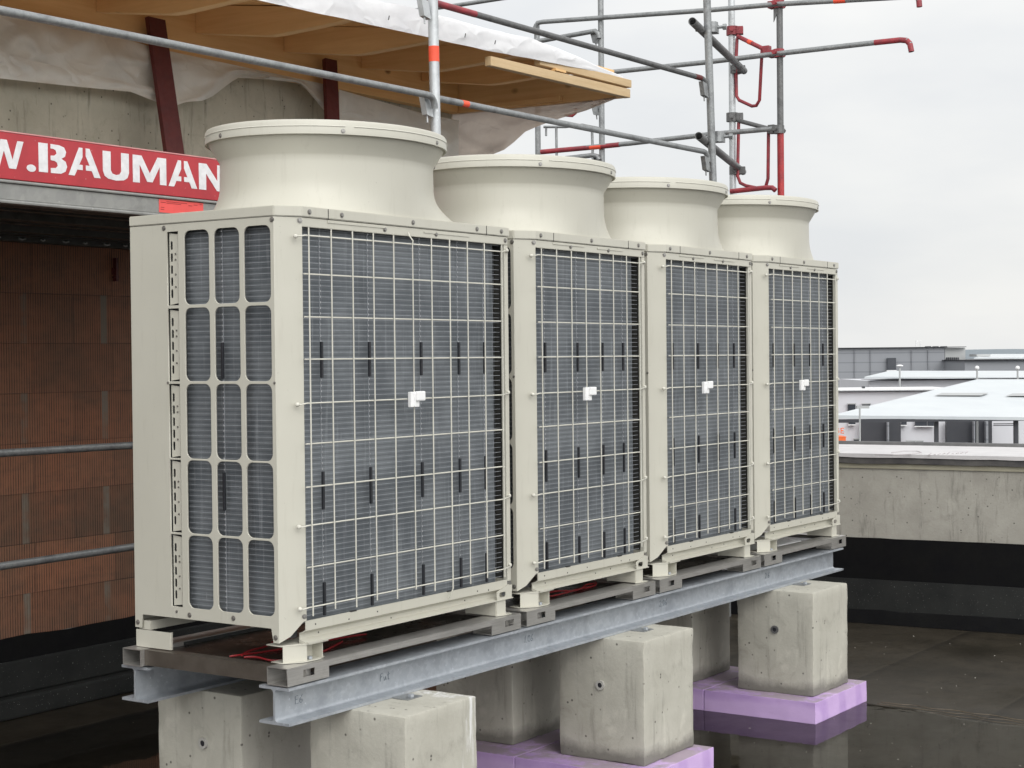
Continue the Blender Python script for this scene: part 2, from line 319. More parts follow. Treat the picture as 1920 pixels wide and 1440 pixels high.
def thick(bm, pts, th):
    f = bm.faces.new([p if isinstance(p, bmesh.types.BMVert) else bm.verts.new(p) for p in pts]); f.normal_update(); n = f.normal.copy()*th; old = list(f.verts)
    new = [bm.verts.new(v.co+n) for v in old]; k = len(old); bm.faces.new(list(reversed(new)))
    for i in range(k): bm.faces.new((old[(i+1) % k], old[i], new[i], new[(i+1) % k]))
    bmesh.ops.recalc_face_normals(bm, faces=bm.faces)
def tube(bm, pts, r, n=12, caps=True, r2=None):
    pts = [Vector(p) for p in pts]; rings = []; prev = None
    for i, p in enumerate(pts):
        a = (pts[min(i+1, len(pts)-1)]-pts[max(i-1, 0)]).normalized()
        if prev is None:
            h = Vector((0, 0, 1)) if abs(a.z) < .9 else Vector((1, 0, 0)); e1 = a.cross(h).normalized()
        else: e1 = (prev - a*prev.dot(a)).normalized()
        prev = e1; e2 = a.cross(e1); rr = r if r2 is None else r+(r2-r)*i/(len(pts)-1)
        rings.append([bm.verts.new(p+(e1*math.cos(k*2*math.pi/n)+e2*math.sin(k*2*math.pi/n))*rr) for k in range(n)])
    for a, b in zip(rings, rings[1:]):
        for k in range(n): bm.faces.new((a[k], a[(k+1) % n], b[(k+1) % n], b[k]))
    if caps: bm.faces.new(list(reversed(rings[0]))); bm.faces.new(rings[-1])
def arc(a, c, b, n=6):           # quadratic bend a -> b with control c
    a, c, b = Vector(a), Vector(c), Vector(b); return [a*(1-t)**2+c*2*t*(1-t)+b*t*t for t in [i/n for i in range(n+1)]]
def prism(name, pts2, axis, a0, a1, mat, parent=None, bev=0):    # polygon in the two other axes, extruded
    bm = bmesh.new()
    def P(u, v, w): return {'x': (w, u, v), 'y': (u, w, v), 'z': (u, v, w)}[axis]
    lo = [bm.verts.new(P(u, v, a0)) for u, v in pts2]; hi = [bm.verts.new(P(u, v, a1)) for u, v in pts2]; n = len(lo)
    bm.faces.new(lo); bm.faces.new(list(reversed(hi)))
    for i in range(n): bm.faces.new((lo[(i+1) % n], lo[i], hi[i], hi[(i+1) % n]))
    bmesh.ops.recalc_face_normals(bm, faces=bm.faces)
    if bev: bmesh.ops.bevel(bm, geom=list(bm.edges), offset=bev, segments=2, affect='EDGES')
    return mk(name, bm, mat, parent)
def rrect(u0, u1, v0, v1, r, n=5):
    o = []
    for cx, cy, a0 in ((u1-r, v1-r, 0), (u0+r, v1-r, 90), (u0+r, v0+r, 180), (u1-r, v0+r, 270)):
        for k in range(n+1):
            a = math.radians(a0+90*k/n); o.append((cx+r*math.cos(a), cy+r*math.sin(a)))
    return o
def plate(name, outer, holes, thick, mat, parent, mw, bev=0):
    cu = bpy.data.curves.new('c', 'CURVE'); cu.dimensions = '2D'; cu.fill_mode = 'BOTH'; cu.extrude = thick/2; cu.bevel_depth = bev; cu.bevel_resolution = 1
    if bev: cu.offset = -bev
    for poly in [outer]+holes:
        s = cu.splines.new('POLY'); s.points.add(len(poly)-1); s.use_cyclic_u = True
        for q, (u, v) in zip(s.points, poly): q.co = (u, v, 0, 1)
    tmp = bpy.data.objects.new('c', cu); COL.objects.link(tmp)
    me = bpy.data.meshes.new_from_object(tmp.evaluated_get(bpy.context.evaluated_depsgraph_get())); bpy.data.objects.remove(tmp); bpy.data.curves.remove(cu)
    me.transform(mw); me.name = name; me.materials.clear(); me.materials.append(mat)
    return link(bpy.data.objects.new(name, me), parent)
def MX(x): return Matrix(((0, 0, 1, x), (1, 0, 0, 0), (0, 1, 0, 0), (0, 0, 0, 1)))      # (u,v) -> (y,z) at x
def MY(y): return Matrix(((1, 0, 0, 0), (0, 0, -1, y), (0, 1, 0, 0), (0, 0, 0, 1)))     # (u,v) -> (x,z) at y
# ================================================================== SETTING
def sheet(name, x0, x1, y0, y1, z, mat, kind='structure'):
    bm = bmesh.new(); bm.faces.new([bm.verts.new(p) for p in ((x0, y0, z), (x1, y0, z), (x1, y1, z), (x0, y1, z))])
    return tag(mk(name, bm, mat), None, kind=kind)
FZ = -.9
box_ = tag(box('roof_floor', (-14, 7.9, -12, 12, FZ-.35, FZ), M['floor']), None, kind='structure')
# puddle: irregular outline in front of and around the foam pads
edge = [(-7, -6), (-7, 3.0), (3.0, 3.05), (3.9, 2.6), (4.55, 1.6), (4.62, .8), (4.60, .1), (4.50, -.36), (4.44, -.55), (4.40, -.72), (4.33, -.95), (4.36, -1.3), (4.2, -2), (3.8, -3.4), (3, -6)]
bm = bmesh.new(); pts = []
for i, (a, b) in enumerate(zip(edge, edge[1:]+edge[:1])):
    n = 1 if min(a[0], b[0]) < 2 else 12
    for k in range(n):
        q = Vector((a[0]+(b[0]-a[0])*k/n, a[1]+(b[1]-a[1])*k/n, FZ+.004)); 
        if n > 1: q.x += .05*mnoise.noise(q*4)+.02*mnoise.noise(q*15)
        pts.append(bm.verts.new(q))
fc_ = bm.faces.new(pts); fc_.normal_update()
if fc_.normal.z < 0: fc_.normal_flip()
bmesh.ops.triangulate(bm, faces=bm.faces)
tag(mk('puddle_water', bm, M['water']), None, kind='structure')
# brown tubes drawn for the ripple lines at the water's edge
bm = bmesh.new()
for j in range(3):
    pp = [Vector((4.43+.06*j-.05*k/40+.035*mnoise.noise(Vector((k*.33, j*7.1, 0)))+(0 if k < 14 else -.002*(k-14)), -.42-.035*k*(1+.1*j), FZ+.001)) for k in range(34)]
    tube(bm, pp, .0022+.0008*j, 5)
tag(mk('ripple_line', bm, simple('ripple_brown', (.11, .085, .055), (.07, .055, .04), .5)), None, kind='structure')
GZ = -8.5
gnd = simple('asphalt_ground', (.06, .06, .06), (.045, .045, .045), .8, 0, .2)
tag(sheet('ground', -600, 3000, -2500, 2500, GZ, gnd), None)
bm = bmesh.new()
for k in range(260):
    x, y = random.uniform(1.5, 7.0), random.uniform(-2.2, 3.2); r = random.uniform(.002, .0055)
    bmesh.ops.create_icosphere(bm, subdivisions=1, radius=r, matrix=Matrix.Translation((x, y, FZ+r*.5)) @ Matrix.Diagonal((1, random.uniform(.6, 1.4), .6, 1)))
tag(mk('roof_grit', bm, simple('pale_grit', (.45, .43, .38), (.16, .14, .12), .8, 0, 3)), None, kind='stuff')
# parapet wall on the right
PA, PB = Vector((7.167, .855)), Vector((7.28, -.405)); pd = (PB-PA).normalized(); 
def par(s, dx, z): q = PA+pd*s; return (q.x+dx, q.y+pd.x*-dx*0, z)
def par_prism(name, prof, s0, s1, mat, parent, rag=None):
    bm = bmesh.new(); nseg = 60 if rag else 1; prev = None; P2 = Vector((-pd.y, pd.x))
    for k in range(nseg+1):
        s = s0+(s1-s0)*k/nseg; q = PA+pd*s; row = []
        for i, (d, z) in enumerate(prof):
            if rag and i in rag: z += rag[i]*mnoise.noise(Vector((s*3, i, 1)))+rag[i]*.6*mnoise.noise(Vector((s*11, i, 4)))
            row.append(bm.verts.new((q.x+P2.x*d, q.y+P2.y*d, z)))
        if prev:
            for i in range(len(row)): bm.faces.new((prev[i], prev[(i+1) % len(row)], row[(i+1) % len(row)], row[i]))
        else: bm.faces.new(row)
        prev = row
    bm.faces.new(list(reversed(prev))); bmesh.ops.recalc_face_normals(bm, faces=bm.faces); return mk(name, bm, mat, parent)
pw = tag(empty('parapet_wall', (7.17, .85, FZ)), 'low grey concrete parapet wall with black waterproofing at its foot and white boards on top, behind the far unit', 'wall')
pw_loc = Matrix.Translation((-7.17, -.85, -FZ))
def loc(o, root):   # keep world-built meshes in place under a moved root
    o.data.transform(Matrix.Translation(-Vector(root.location))); return o
S0, S1 = -2.9, 7
loc(par_prism('concrete_upstand', [(0, -.9), (.9, -.9), (.9, .25), (0, .25)], S0, S1, M['parapetconc'], pw), pw)
loc(par_prism('waterproofing_band', [(-.006, -.60), (.0, -.60), (.0, -.268), (-.006, -.268)], S0, S1, M['bitblack'], pw, {2: .012, 3: .012}), pw)
loc(par_prism('bitumen_skirting', [(-.03, -.9), (-.0, -.9), (-.0, -.575), (-.014, -.575)], S0, S1, M['bitumen'], pw, {2: .003, 3: .003}), pw)
loc(par_prism('skirting_fillet', [(-.06, -.898), (-.032, -.898), (-.030, -.80), (-.036, -.80)], S0, S1, M['bitblack'], pw, {2: .03, 3: .03}), pw)
loc(par_prism('edge_strip', [(-.012, .25), (.9, .25), (.9, .285), (-.012, .285)], S0, S1, M['trimbeige'], pw), pw)
loc(par_prism('flashing', [(-.03, .288), (.95, .288), (.95, .33), (-.03, .33)], S0, S1, M['trimdark'], pw, {0: .012}), pw)
ib = loc(par_prism('insulation_board', [(-.04, .333), (1.16, .333), (1.16, .36), (-.04, .36)], S0, S1, M['insul'], pw, {0: .008}), pw)
loc(par_prism('outer_upstand', [(1.165, .1), (1.22, .1), (1.22, .385), (1.165, .385)], S0, S1, simple('grey_upstand', (.16, .16, .16), (.12, .12, .12), .7), pw), pw)
# faint pen scribbles on the board
bm = bmesh.new()
def wp(px, py, z=.3615): return on('z', z, px, py)
tube(bm, [wp(x, y) for x, y in ((1640, 852), (1675, 853), (1705, 852), (1728, 849), (1720, 846), (1695, 846), (1672, 849))], .004, 4)
for k in range(9): tube(bm, [wp(1742+k*8.5, 853-k*.4), wp(1746+k*8.5, 850+((k*7) % 4)-k*.4)], .005, 4)
loc(mk('pen_marks', bm, simple('faded_grey_ink', (.40, .37, .38), (.45, .42, .42), .7), pw), pw)
# building wall on the left: masonry, concrete beam, base
WA = Vector((1.601, 3.623)); ang = math.atan2(3.545-3.623, 2.519-1.601)
bw = empty('building_wall', (1.601, 3.59, FZ)); 
tag(bw, 'unfinished building wall of dark orange ribbed clay blocks with stained concrete above and black base', 'wall')
def wbox(name, x0, x1, y0, y1, z0, z1, mat, bev=0):
    bm = bmesh.new(); B(bm, x0, x1, y0, y1, z0-FZ, z1-FZ, bev); return mk(name, bm, mat, bw)
wbox('clay_block_masonry', -9, 4.33, 0, .35, -.462, 1.95, M['brick'])
wbox('concrete_ring_beam', -9, 4.33, -.004, .35, 1.95, 3.28, M['wallconc'])
bm = bmesh.new(); nn = 90; lo = []; hi = []
for k in range(nn+1):
    x = -9+13.3*k/nn; z = -.455+.012*mnoise.noise(Vector((x*3, 0, 0)))+.008*mnoise.noise(Vector((x*14, 0, 0)))-FZ
    lo.append((bm.verts.new((x, -.02, -.60-FZ)), bm.verts.new((x, -.012, z))))
for a, b in zip(lo, lo[1:]): bm.faces.new((a[0], b[0], b[1], a[1]))
mk('torn_bitumen_band', bm, M['bitblack'], bw)
wbox('base_upstand', -9, 4.33, -.03, .3, -.775, -.585, M['bitumen'], .01)
wbox('base_ledge', -9, 4.33, -.09, .3, -.898, -.778, M['bitumen'], .015)
bk = bmesh.new(); B(bk, -.004, .028, -.02, 0, 1.62-FZ, 1.66-FZ); B(bk, .006, .02, -.03, 0, 1.58-FZ, 1.72-FZ); B(bk, .0, .034, -.025, 0, 1.60-FZ, 1.61-FZ)
bmesh.ops.translate(bk, verts=bk.verts, vec=(on('y', 3.58, 212, 490).x-1.6, 0, .0)); mk('rusty_anchor', bk, M['oxide'], bw)
# ================================================================== AIR CONDITIONING UNITS
D, H, CH, CHY = .79, 1.65, .092, .052
COLS = [(.07, .2), (.223, .35), (.375, .503)]; ROWS = [(.169, .442), (.450, .724), (.731, 1.010), (1.020, 1.294), (1.306, 1.583)]
screw_me = None
def screw(parent, x, y, z, d='y', s=1):
    global screw_me
    if screw_me is None:
        bm = bmesh.new(); n = 6
        bmesh.ops.create_cone(bm, cap_ends=True, segments=6, radius1=.0075, radius2=.0065, depth=.006)
        bmesh.ops.create_cone(bm, cap_ends=True, segments=12, radius1=.010, radius2=.010, depth=.002, matrix=Matrix.Translation((0, 0, -.002)))
        bm.normal_update(); screw_me = bpy.data.meshes.new('screw'); bm.to_mesh(screw_me); bm.free(); screw_me.materials.append(M['screw'])
    o = link(bpy.data.objects.new('screw', screw_me), parent); o.location = (x, y, z); o.scale = (s, s, s)
    o.rotation_euler = {'y': (math.pi/2, 0, 0), 'x': (0, -math.pi/2, 0), 'c': (math.pi/2, 0, -math.atan2(CHY, CH))}[d]; return o
def side_holes():
    h = []
    for a, b in COLS:
        for r0, r1 in ROWS: h.append(rrect(a, b, r0, r1, .028))
    return h
def make_unit(X0, W, wires, spacers, label, lidx, idx):
    u = tag(empty('air_conditioning_unit', (X0, 0, 0)), label, 'air conditioner', 'four cream outdoor units in a row')
    cm = M['cream']; T = .004
    # left side panel with openings
    outer = [(.792, .073), (.792, 1.612), (CHY, 1.612), (CHY, .074), (.078, .074), (.088, .125), (.750, .125), (.754, .073)]
    vent = [[(.535, r0), (.535, r1), (.592, r1), (.592, r0)] for r0, r1 in ROWS]
    sp_ = plate('side_panel', outer, side_holes()+vent, T, cm, u, MX(T/2), .0012)
    # slotted strips in the recess
    for r0, r1 in ROWS:
        sl = []; n = 5; L = (r1-r0-.05)
        for k in range(n):
            z0 = r0+.028+k*L/n; sl.append(rrect(.572, .583, z0, z0+L/n*.72, .005, 3))
        plate('slotted_strip', [(.5445, r0+.008), (.5445, r1-.010), (.589, r1-.004), (.589, r0+.002)], sl, .002, cm, sp_, MX(.009))
        for q in (.25, .42, .62, .7)[idx % 2:]:
            bm = bmesh.new(); bmesh.ops.create_cone(bm, cap_ends=True, segments=8, radius1=.0035, radius2=.0035, depth=.003, matrix=Matrix.Translation((.0065, .556, r0+(r1-r0)*q)) @ Matrix.Rotation(math.pi/2, 4, 'Y')); mk('rivet', bm, M['screw'], sp_)
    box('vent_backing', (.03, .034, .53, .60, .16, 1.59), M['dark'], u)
    # chamfer post
    dx, dy = CH, -CHY; L = math.hypot(dx, dy); bm = bmesh.new()
    def cp(s, z, o=0): return (dx*s+o*dy/L*-1*-1, CHY+dy*s-o*dx/L*-1*-1, z)
    f = [cp(0, .074), cp(.42, .096), cp(.88, .145), cp(1, .150), cp(1, 1.612), cp(0, 1.612)]
    thick(bm, f, -.004)
    mk('corner_post', bm, cm, u)
    # front frame: header, right jamb, left return
    box('front_header', (CH+.001, W-.001, .0, .02, 1.578, 1.612), cm, u, .003)
    box('header_rib', (CH+.14, CH+.14+W*.25, -.003, .0, 1.600, 1.607), cm, u); box('header_rib', (W*.58, W*.8, -.003, .0, 1.597, 1.604), cm, u)
    box('right_jamb', (W-.027, W, .0, .022, .14, 1.577), cm, u, .003)
    box('left_return', (CH-.003, CH+.003, .006, .045, .152, 1.577), cm, u)
    # right side panel
    plate('side_panel', [(.79, .074), (.79, 1.612), (.024, 1.612), (.024, .10), (.06, .074)], side_holes()+vent, T, cm, u, MX(W-T/2))
    plate('inner_shade_plate', [(.72, .15), (.72, 1.58), (.024, 1.58), (.024, .15)], side_holes(), .002, M['panel_shade'], u, MX(W-T-.002))  # dark plate added to paint shade on the panel's inner face
    box('back_panel', (.006, W-.006, D-.006, D, .074, 1.612), cm, u)
    box('bottom_pan', (.01, W-.01, .05, D-.01, .13, .136), M['steel'], u)
    # lid
    lp = [(-.004, D+.004), (-.004, CHY-.002), (CH-.004, -.006), (W+.004, -.006), (W+.004, D+.004)]
    lid = prism('top_lid', lp, 'z', 1.614, 1.652, cm, u, .003)
    for s in (.231, W-.166):
        box('lid_joint', (s-.0015, s+.0015, -.0072, -.006, 1.612, 1.650), M['dark'], lid)
    for x in ([.126, .308, .742, 1.176, 1.355] if W > 1.2 else [.126, .554, .988]): screw(u, x, -.009, 1.633)
    for x in ([.57, .9] if W > 1.2 else [.381, .714]): screw(u, x, -.003, 1.596)
    screw(u, .083, .0015, 1.600, 'c'); screw(u, W-.02, -.003, 1.597); screw(u, .083, .0015, .165, 'c', .9); screw(u, W-.018, -.003, .13)
    for y, z in ((.608, 1.598), (.061, 1.601), (.597, 1.014), (.057, 1.014), (.777, .093), (.566, .150), (.499, .142), (.274, .148), (.067, .094)):
        screw(u, -.003, y, z, 'x', .55 if (1 < z < 1.1 or (y == .566)) else 1)
    # fan cowl, slightly oval, flaring to the lid and out to the rim
    cx, cy = W/2, .395; prof = []
    bx = min(.575, W/2-.012); shx = .045 if W > 1.2 else 0
    def ring(bm, a, b, n_, z, seg=96, sx=0):
        o = []
        for k in range(seg):
            t = 2*math.pi*k/seg; c, s = math.cos(t), math.sin(t); e = 2/n_
            o.append(bm.verts.new((cx+sx+a*math.copysign(abs(c)**e, c), cy+b*math.copysign(abs(s)**e, s), z)))
        return o
    bm = bmesh.new(); rs = []
    for k in range(9):
        t = k/8; q = (1-t)**2.3; rs.append(ring(bm, .478+(bx-.478)*q, .392+.001*q, 2+.45*q, 1.653+.135*t, 96, shx*q))
    for a, b, z in ((.477, .391, 1.85), (.477, .391, 1.872), (.480, .394, 1.880), (.500, .412, 1.910), (.522, .438, 1.950), (.525, .441, 1.956)): rs.append(ring(bm, a, b, 2, z))
    for a, b, z in ((.512, .43, 1.958), (.468, .382, 1.88), (.466, .380, 1.66)): rs.append(ring(bm, a, b, 2, z))
    for a, b in zip(rs, rs[1:]):
        for k in range(96): bm.faces.new((a[k], a[(k+1) % 96], b[(k+1) % 96], b[k]))
    cowl = mk('fan_cowl', bm, cm, u, True, 50)
    bm = bmesh.new(); rs = []
    for a, b, z in ((.527, .443, 1.944), (.533, .449, 1.945), (.533, .449, 1.990), (.528, .444, 1.998), (.516, .432, 2.001), (.505, .422, 1.998), (.505, .422, 1.985), (.520, .437, 1.957)): rs.append(ring(bm, a, b, 2, z))
    for a, b in zip(rs, rs[1:]+rs[:1]):
        for k in range(96): bm.faces.new((a[k], a[(k+1) % 96], b[(k+1) % 96], b[k]))
    rim = mk('cowl_rim', bm, cm, cowl, True, 40)
    bm = bmesh.new()       # raised bead on the rim, in four lengths
    for q in range(4):
        a0 = math.radians(90*q+57); pp = [(cx+.5335*math.cos(a0+math.radians(86)*k/24), cy+.4495*math.sin(a0+math.radians(86)*k/24), 1.975) for k in range(25)]
        tube(bm, pp, .0022, 5)
    mk('rim_bead', bm, M['wire'], rim)
    for a in (-72, -128, 168, 10, 60, 120):
        t = math.radians(a); o = link(bpy.data.objects.new('rim_screw', screw_me), rim); o.location = (cx+.535*math.cos(t), cy+.451*math.sin(t), 1.957); o.rotation_euler = (math.pi/2, 0, t+math.pi/2); o.scale = (.9,)*3
    for a in (-118, 62):   # moulded seam fin at the cowl's foot
        t = math.radians(a); fx, fy = cx+(bx-.04)*math.cos(t)*.93, cy+.388*math.sin(t)
        prism('seam_fin', [(fx-.03, 1.655), (fx+.03, 1.655), (fx+.026, 1.72), (fx+.018, 1.735)], 'y', fy-.002, fy+.002, cm, cowl)
    box('fan_hub', (cx-.08, cx+.08, cy-.08, cy+.08, 1.74, 1.84), M['dark'], u, .03)
    bm = bmesh.new()
    for k in range(4):
        t = k*math.pi/2+.4; a = Vector((cx+.08*math.cos(t), cy+.08*math.sin(t), 1.80)); b = Vector((cx+.36*math.cos(t), cy+.36*math.sin(t), 1.81)); p = Vector((-math.sin(t), math.cos(t), .5))*.1
        thick(bm, (a-p*.6, b-p, b+p, a+p*.6), .006)
    mk('fan_blades', bm, M['dark'], u)
    # coil: L shaped, behind left side and front
    ce = W-.058
    fr = .046
    bm = bmesh.new(); B(bm, .036, ce, fr, fr+.05, .137, 1.60); B(bm, .036, .086, fr+.051, .745, .137, 1.60)
    co = mk('heat_exchanger_coil', bm, M['coil'], u)
    bm = bmesh.new(); B(bm, ce+.001, ce+.004, fr-.001, fr+.052, .137, 1.60)
    mk('coil_end_plate', bm, M['coiledge'], co)
    # fine wire guard in front of the coil (front and left side) and at the right opening
    bm = bmesh.new(); z = .16; r = .0009; gy = .030
    while z < 1.595:
        B(bm, CH+.004, W-.026, gy-r, gy+r, z-r, z+r); B(bm, .020-r, .020+r, .06, .515, z-r, z+r); z += .0205
    for x in spacers: B(bm, x-r, x+r, gy-3*r, gy-r, .16, 1.59)
    B(bm, .020-3*r, .020-r, .325-r, .325+r, .16, 1.59)
    nb = len(bm.faces)    # bright crimps where the wires cross
    for x in spacers:
        z = .16
        while z < 1.59: B(bm, x-.0022, x+.0022, gy-.0055, gy-.0035, z-.0035, z+.0035); z += .0205
    z = .16
    while z < 1.59: B(bm, .0140, .0160, .3225, .3275, z-.003, z+.003); z += .0205
    bm.faces.ensure_lookup_table()
    for fc in list(bm.faces)[nb:]: fc.material_index = 1
    mk('fine_wire_guard', bm, M['guard'], u).data.materials.append(M['crimp'])
    for x in spacers:
        for z0, z1 in ((1.029, 1.163), (.542, .683), (.150, .273)): box('spacer_strip', (x-.0055, x+.0055, gy-.013, gy-.004, z0, z1), M['black'], u, .002)
    for z0, z1 in ((1.029, 1.163), (.542, .683)): box('spacer_strip', (.008, .016, .3195, .3305, z0, z1), M['black'], u, .002)
    # coarse front grille
    hz = [1.545, 1.406, 1.251, 1.098, .939, .792, .636, .497, .345, .200]; wr = .0029; gy = -.024
    bm = bmesh.new(); xe = wires[-1]
    for i, z in enumerate(hz):
        if i in (0, 4, 7, 9):
            tube(bm, [(.052, -.006, z-.004), (.058, -.018, z-.004), (.078, gy, z), (xe, gy, z), (W-.028, gy+.006, z+.006), (W-.014, -.006, z+.009)], wr, 6)
        else: tube(bm, [(wires[0]-.022, gy, z), (xe+.012, gy, z)], wr, 6)
    mid = len(wires)//2
    for i, x in enumerate(wires):
        if W > 1.2 and i == 5: tube(bm, [(x+.002, -.008, 1.590), (x-.004, -.018, 1.578), (x+.003, gy-.006, 1.558), (x, gy-.006, 1.54), (x, gy-.006, .19)], wr, 6)
        elif W > 1.2 and i == 7: tube(bm, [(x, gy-.006, 1.575), (x, gy-.006, .165), (x-.004, -.02, .135), (x-.002, -.008, .122)], wr, 6)
        else: tube(bm, [(x, gy-.006, 1.574), (x, gy-.006, .168+(.01 if i % 2 else 0))], wr, 6)
    g = mk('front_grille', bm, M['wire'], u, True, 60)
    for i in (0, 4, 7, 9):
        for x, z in ((.052, hz[i]-.004), (W-.014, hz[i]+.009)):
            bm = bmesh.new(); bmesh.ops.create_uvsphere(bm, u_segments=10, v_segments=6, radius=.0088, matrix=Matrix.Translation((x, -.004, z))); mk('grille_boss', bm, M['wire'], g, True)
    # white clip on the grille
    bm = bmesh.new(); cxx = (.663 if W > 1.2 else .412); cz = .965-.004*idx
    B(bm, cxx, cxx+.055, gy-.024, gy-.008, cz-.058, cz+.002, .003); B(bm, cxx+.028, cxx+.082, gy-.034, gy-.020, cz-.034, cz+.004, .005)
    B(bm, cxx+.018, cxx+.026, gy-.028, gy-.020, cz-.056, cz-.004)
    wc = mk('white_clip', bm, M['whiteplastic'], u); wc.rotation_euler.y = (0, .012, -.010, .006)[idx]
    # base rail (folded profile) with pierced end
    pr_ = [(.0, .148), (.0, .112), (.012, .104), (.030, .098), (.030, .078), (.004, .070), (.004, .066), (.034, .066), (.034, .102), (.016, .108), (.004, .115), (.004, .148)]
    br = prism('base_rail', pr_, 'x', .088, W-.03, cm, u); box('pocket_shade', (.052, .092, .046, .050, .085, .146), M['dark'], u)  # dark plate added behind the cut, painting the shade in the hole
    plate('rail_end_bracket', [(W-.115, .066), (W-.005, .066), (W-.002, .122), (W-.028, .128), (W-.115, .104)], [rrect(W-.098, W-.05, .078, .100, .010, 4)], .003, cm, br, MY(-.0045))
    box('rail_flange', (CH, W+.004, -.008, .03, .0655, .0695), cm, br)
    for x, z in ((.14, .13), (.19, .09), (.33, .122), (.5, .128), (.62, .085), (W-.25, .125), (W-.3, .09), (W-.17, .12)):
        bm = bmesh.new(); bmesh.ops.create_cone(bm, cap_ends=True, segments=8, radius1=.003, radius2=.003, depth=.0012, matrix=Matrix.Translation((x, -.0006 if z > .112 else .029, z)) @ Matrix.Rotation(math.pi/2, 4, 'X')); mk('punched_hole', bm, M['dark'], br)
    for x in ([.34, .95] if W > 1.2 else [.32, .78]):
        box('drain_notch', (x, x+.035, -.001, .006, .1465, .1515), M['dark'], br)
    # feet: front left follows the chamfer
    def foot(pts, zt=.066):
        bm = bmesh.new(); n = len(pts)
        for p, q in zip(pts, pts[1:]):
            p, q = Vector((*p, 0)), Vector((*q, 0)); nrm = Vector((-(q-p).y, (q-p).x, 0)).normalized()*.003
            thick(bm, (p, q, q+Vector((0, 0, zt)), p+Vector((0, 0, zt))), .003)
        
        fo = mk('foot', bm, cm, u); return fo
    f1 = foot([(.012, .046), (.095, .006), (.125, .07), (.184, .055), (.184, .004)])
    plate('foot_flange', [(.006, .12), (.006, .046), (CH+.01, -.006), (.20, -.010), (.20, .12)], [], .004, cm, f1, Matrix.Translation((0, 0, .063)))
    plate('foot_flange', [(.008, .10), (.008, .040), (.07, -.004), (.15, -.010), (.20, .01), (.20, .10)], [], .003, cm, f1, Matrix.Translation((0, 0, .0015)))
    f2 = foot([(W-.112, .16), (W-.112, .002), (W-.045, .002), (W-.045, .16)])
    plate('foot_flange', [(W-.115, .0), (W-.06, -.014), (W-.02, -.014), (W-.008, .005), (W-.008, .15), (W-.115, .15)], [], .003, cm, f2, Matrix.Translation((0, 0, .0015)))
    for x in (.12, W-.04):
        bm = bmesh.new(); bmesh.ops.create_cone(bm, cap_ends=True, segments=6, radius1=.010, radius2=.010, depth=.010, matrix=Matrix.Translation((x, .012, .009))); mk('anchor_bolt', bm, M['galv'], f1 if x < .2 else f2)
    foot([(.002, .787), (.002, .604), (.012, .606)]); foot([(W-.15, .700), (W-.002, .700), (W-.002, .787)])
    box('rear_base_rail', (.01, W-.01, .72, .78, .066, .10), cm, u)
    return u
wL = [.094, .218, .340, .463, .587, .706, .829, .951, 1.073, 1.194, 1.322]; wS = [.094+.123*k for k in range(8)]
sL = [.217, .496, .822, 1.078, 1.262]; sS = [.196, .470, .692, .882]
UX = [(0, 1.412), (1.535, 1.058), (2.715, 1.058), (3.896, 1.058)]
ULAB = ['widest cream outdoor unit, nearest the camera, its slotted side panel in full view',
        'narrower cream outdoor unit standing directly right of the widest one, red cable beneath it',
        'cream outdoor unit third from the camera, between two narrow units of the same kind',
        'last cream outdoor unit at the far right end, with sky showing through its side openings']
for i, (x, W) in enumerate(UX): make_unit(x, W, wL if i == 0 else wS, sL if i == 0 else sS, ULAB[i], 0, i)
# ================================================================== STEEL FRAMES UNDER THE UNITS
FLAB = ['stainless steel base frame under the widest unit, with open tube ends at the near corner', 'stainless steel base frame under the second unit from the left',
        'stainless steel base frame under the third unit from the left', 'stainless steel base frame under the last unit at the far end of the beams']
for i, (x, W) in enumerate(UX):
    fr_ = tag(empty('support_frame', (x, 0, -.067)), FLAB[i], 'steel frame', 'steel frames between units and beams')
    s = M['steel']; Z = .065
    xa, xb = -.048, W+.028
    for y0, y1, sg in ((-.03, .068, -1), (.715, .812, 1)):
        for a, b in ((xa, xa+.226), (xb-.218, xb)):
            bm = bmesh.new(); th = .003
            B(bm, a, b, y0, y1, Z-th, Z); B(bm, a, b, y0, y1, 0, th); B(bm, a, b, y1-th, y1, th, Z-th)
            if sg > 0: B(bm, a, b, y0, y0+th, th, Z-th)
            bx_ = mk('box_section', bm, s, fr_)
            if sg < 0:
                hx = a+.085 if a < .2 else a+.10
                plate('slotted_face', [(a, th), (b, th), (b, Z-th), (a, Z-th)], [[(hx, .022), (hx+.062, .022), (hx+.062, .048), (hx, .048)]], .003, s, bx_, MY(y0+.0015))
                box('slot_core', (hx+.035, hx+.062, y0+.02, y0+.05, .012, .05), s, bx_)
        bm = bmesh.new(); B(bm, xa+.2265, xb-.2185, y0, y1, Z-.003, Z)
        yy = y0 if sg < 0 else y1-.003; B(bm, xa+.2265, xb-.2185, yy, yy+.003, Z-.024, Z-.0032); mk('edge_rail', bm, s, fr_)
    for a in (xa+.02, xb-.07):
        box('cross_member', (a, a+.05, .069, .714, .004, Z-.002), simple('stained_steel', (.15, .13, .11), (.10, .085, .07), .4, .5, 6) if i == 0 and a < 0 else s, fr_)
    box('frame_tray', (xa+.0705, xb-.071, .0685, .7145, .045, .048), simple('dark_tray', (.022, .020, .018), (.04, .034, .028), .3, .2, 3), fr_)  # dark tray across the opening of the frame
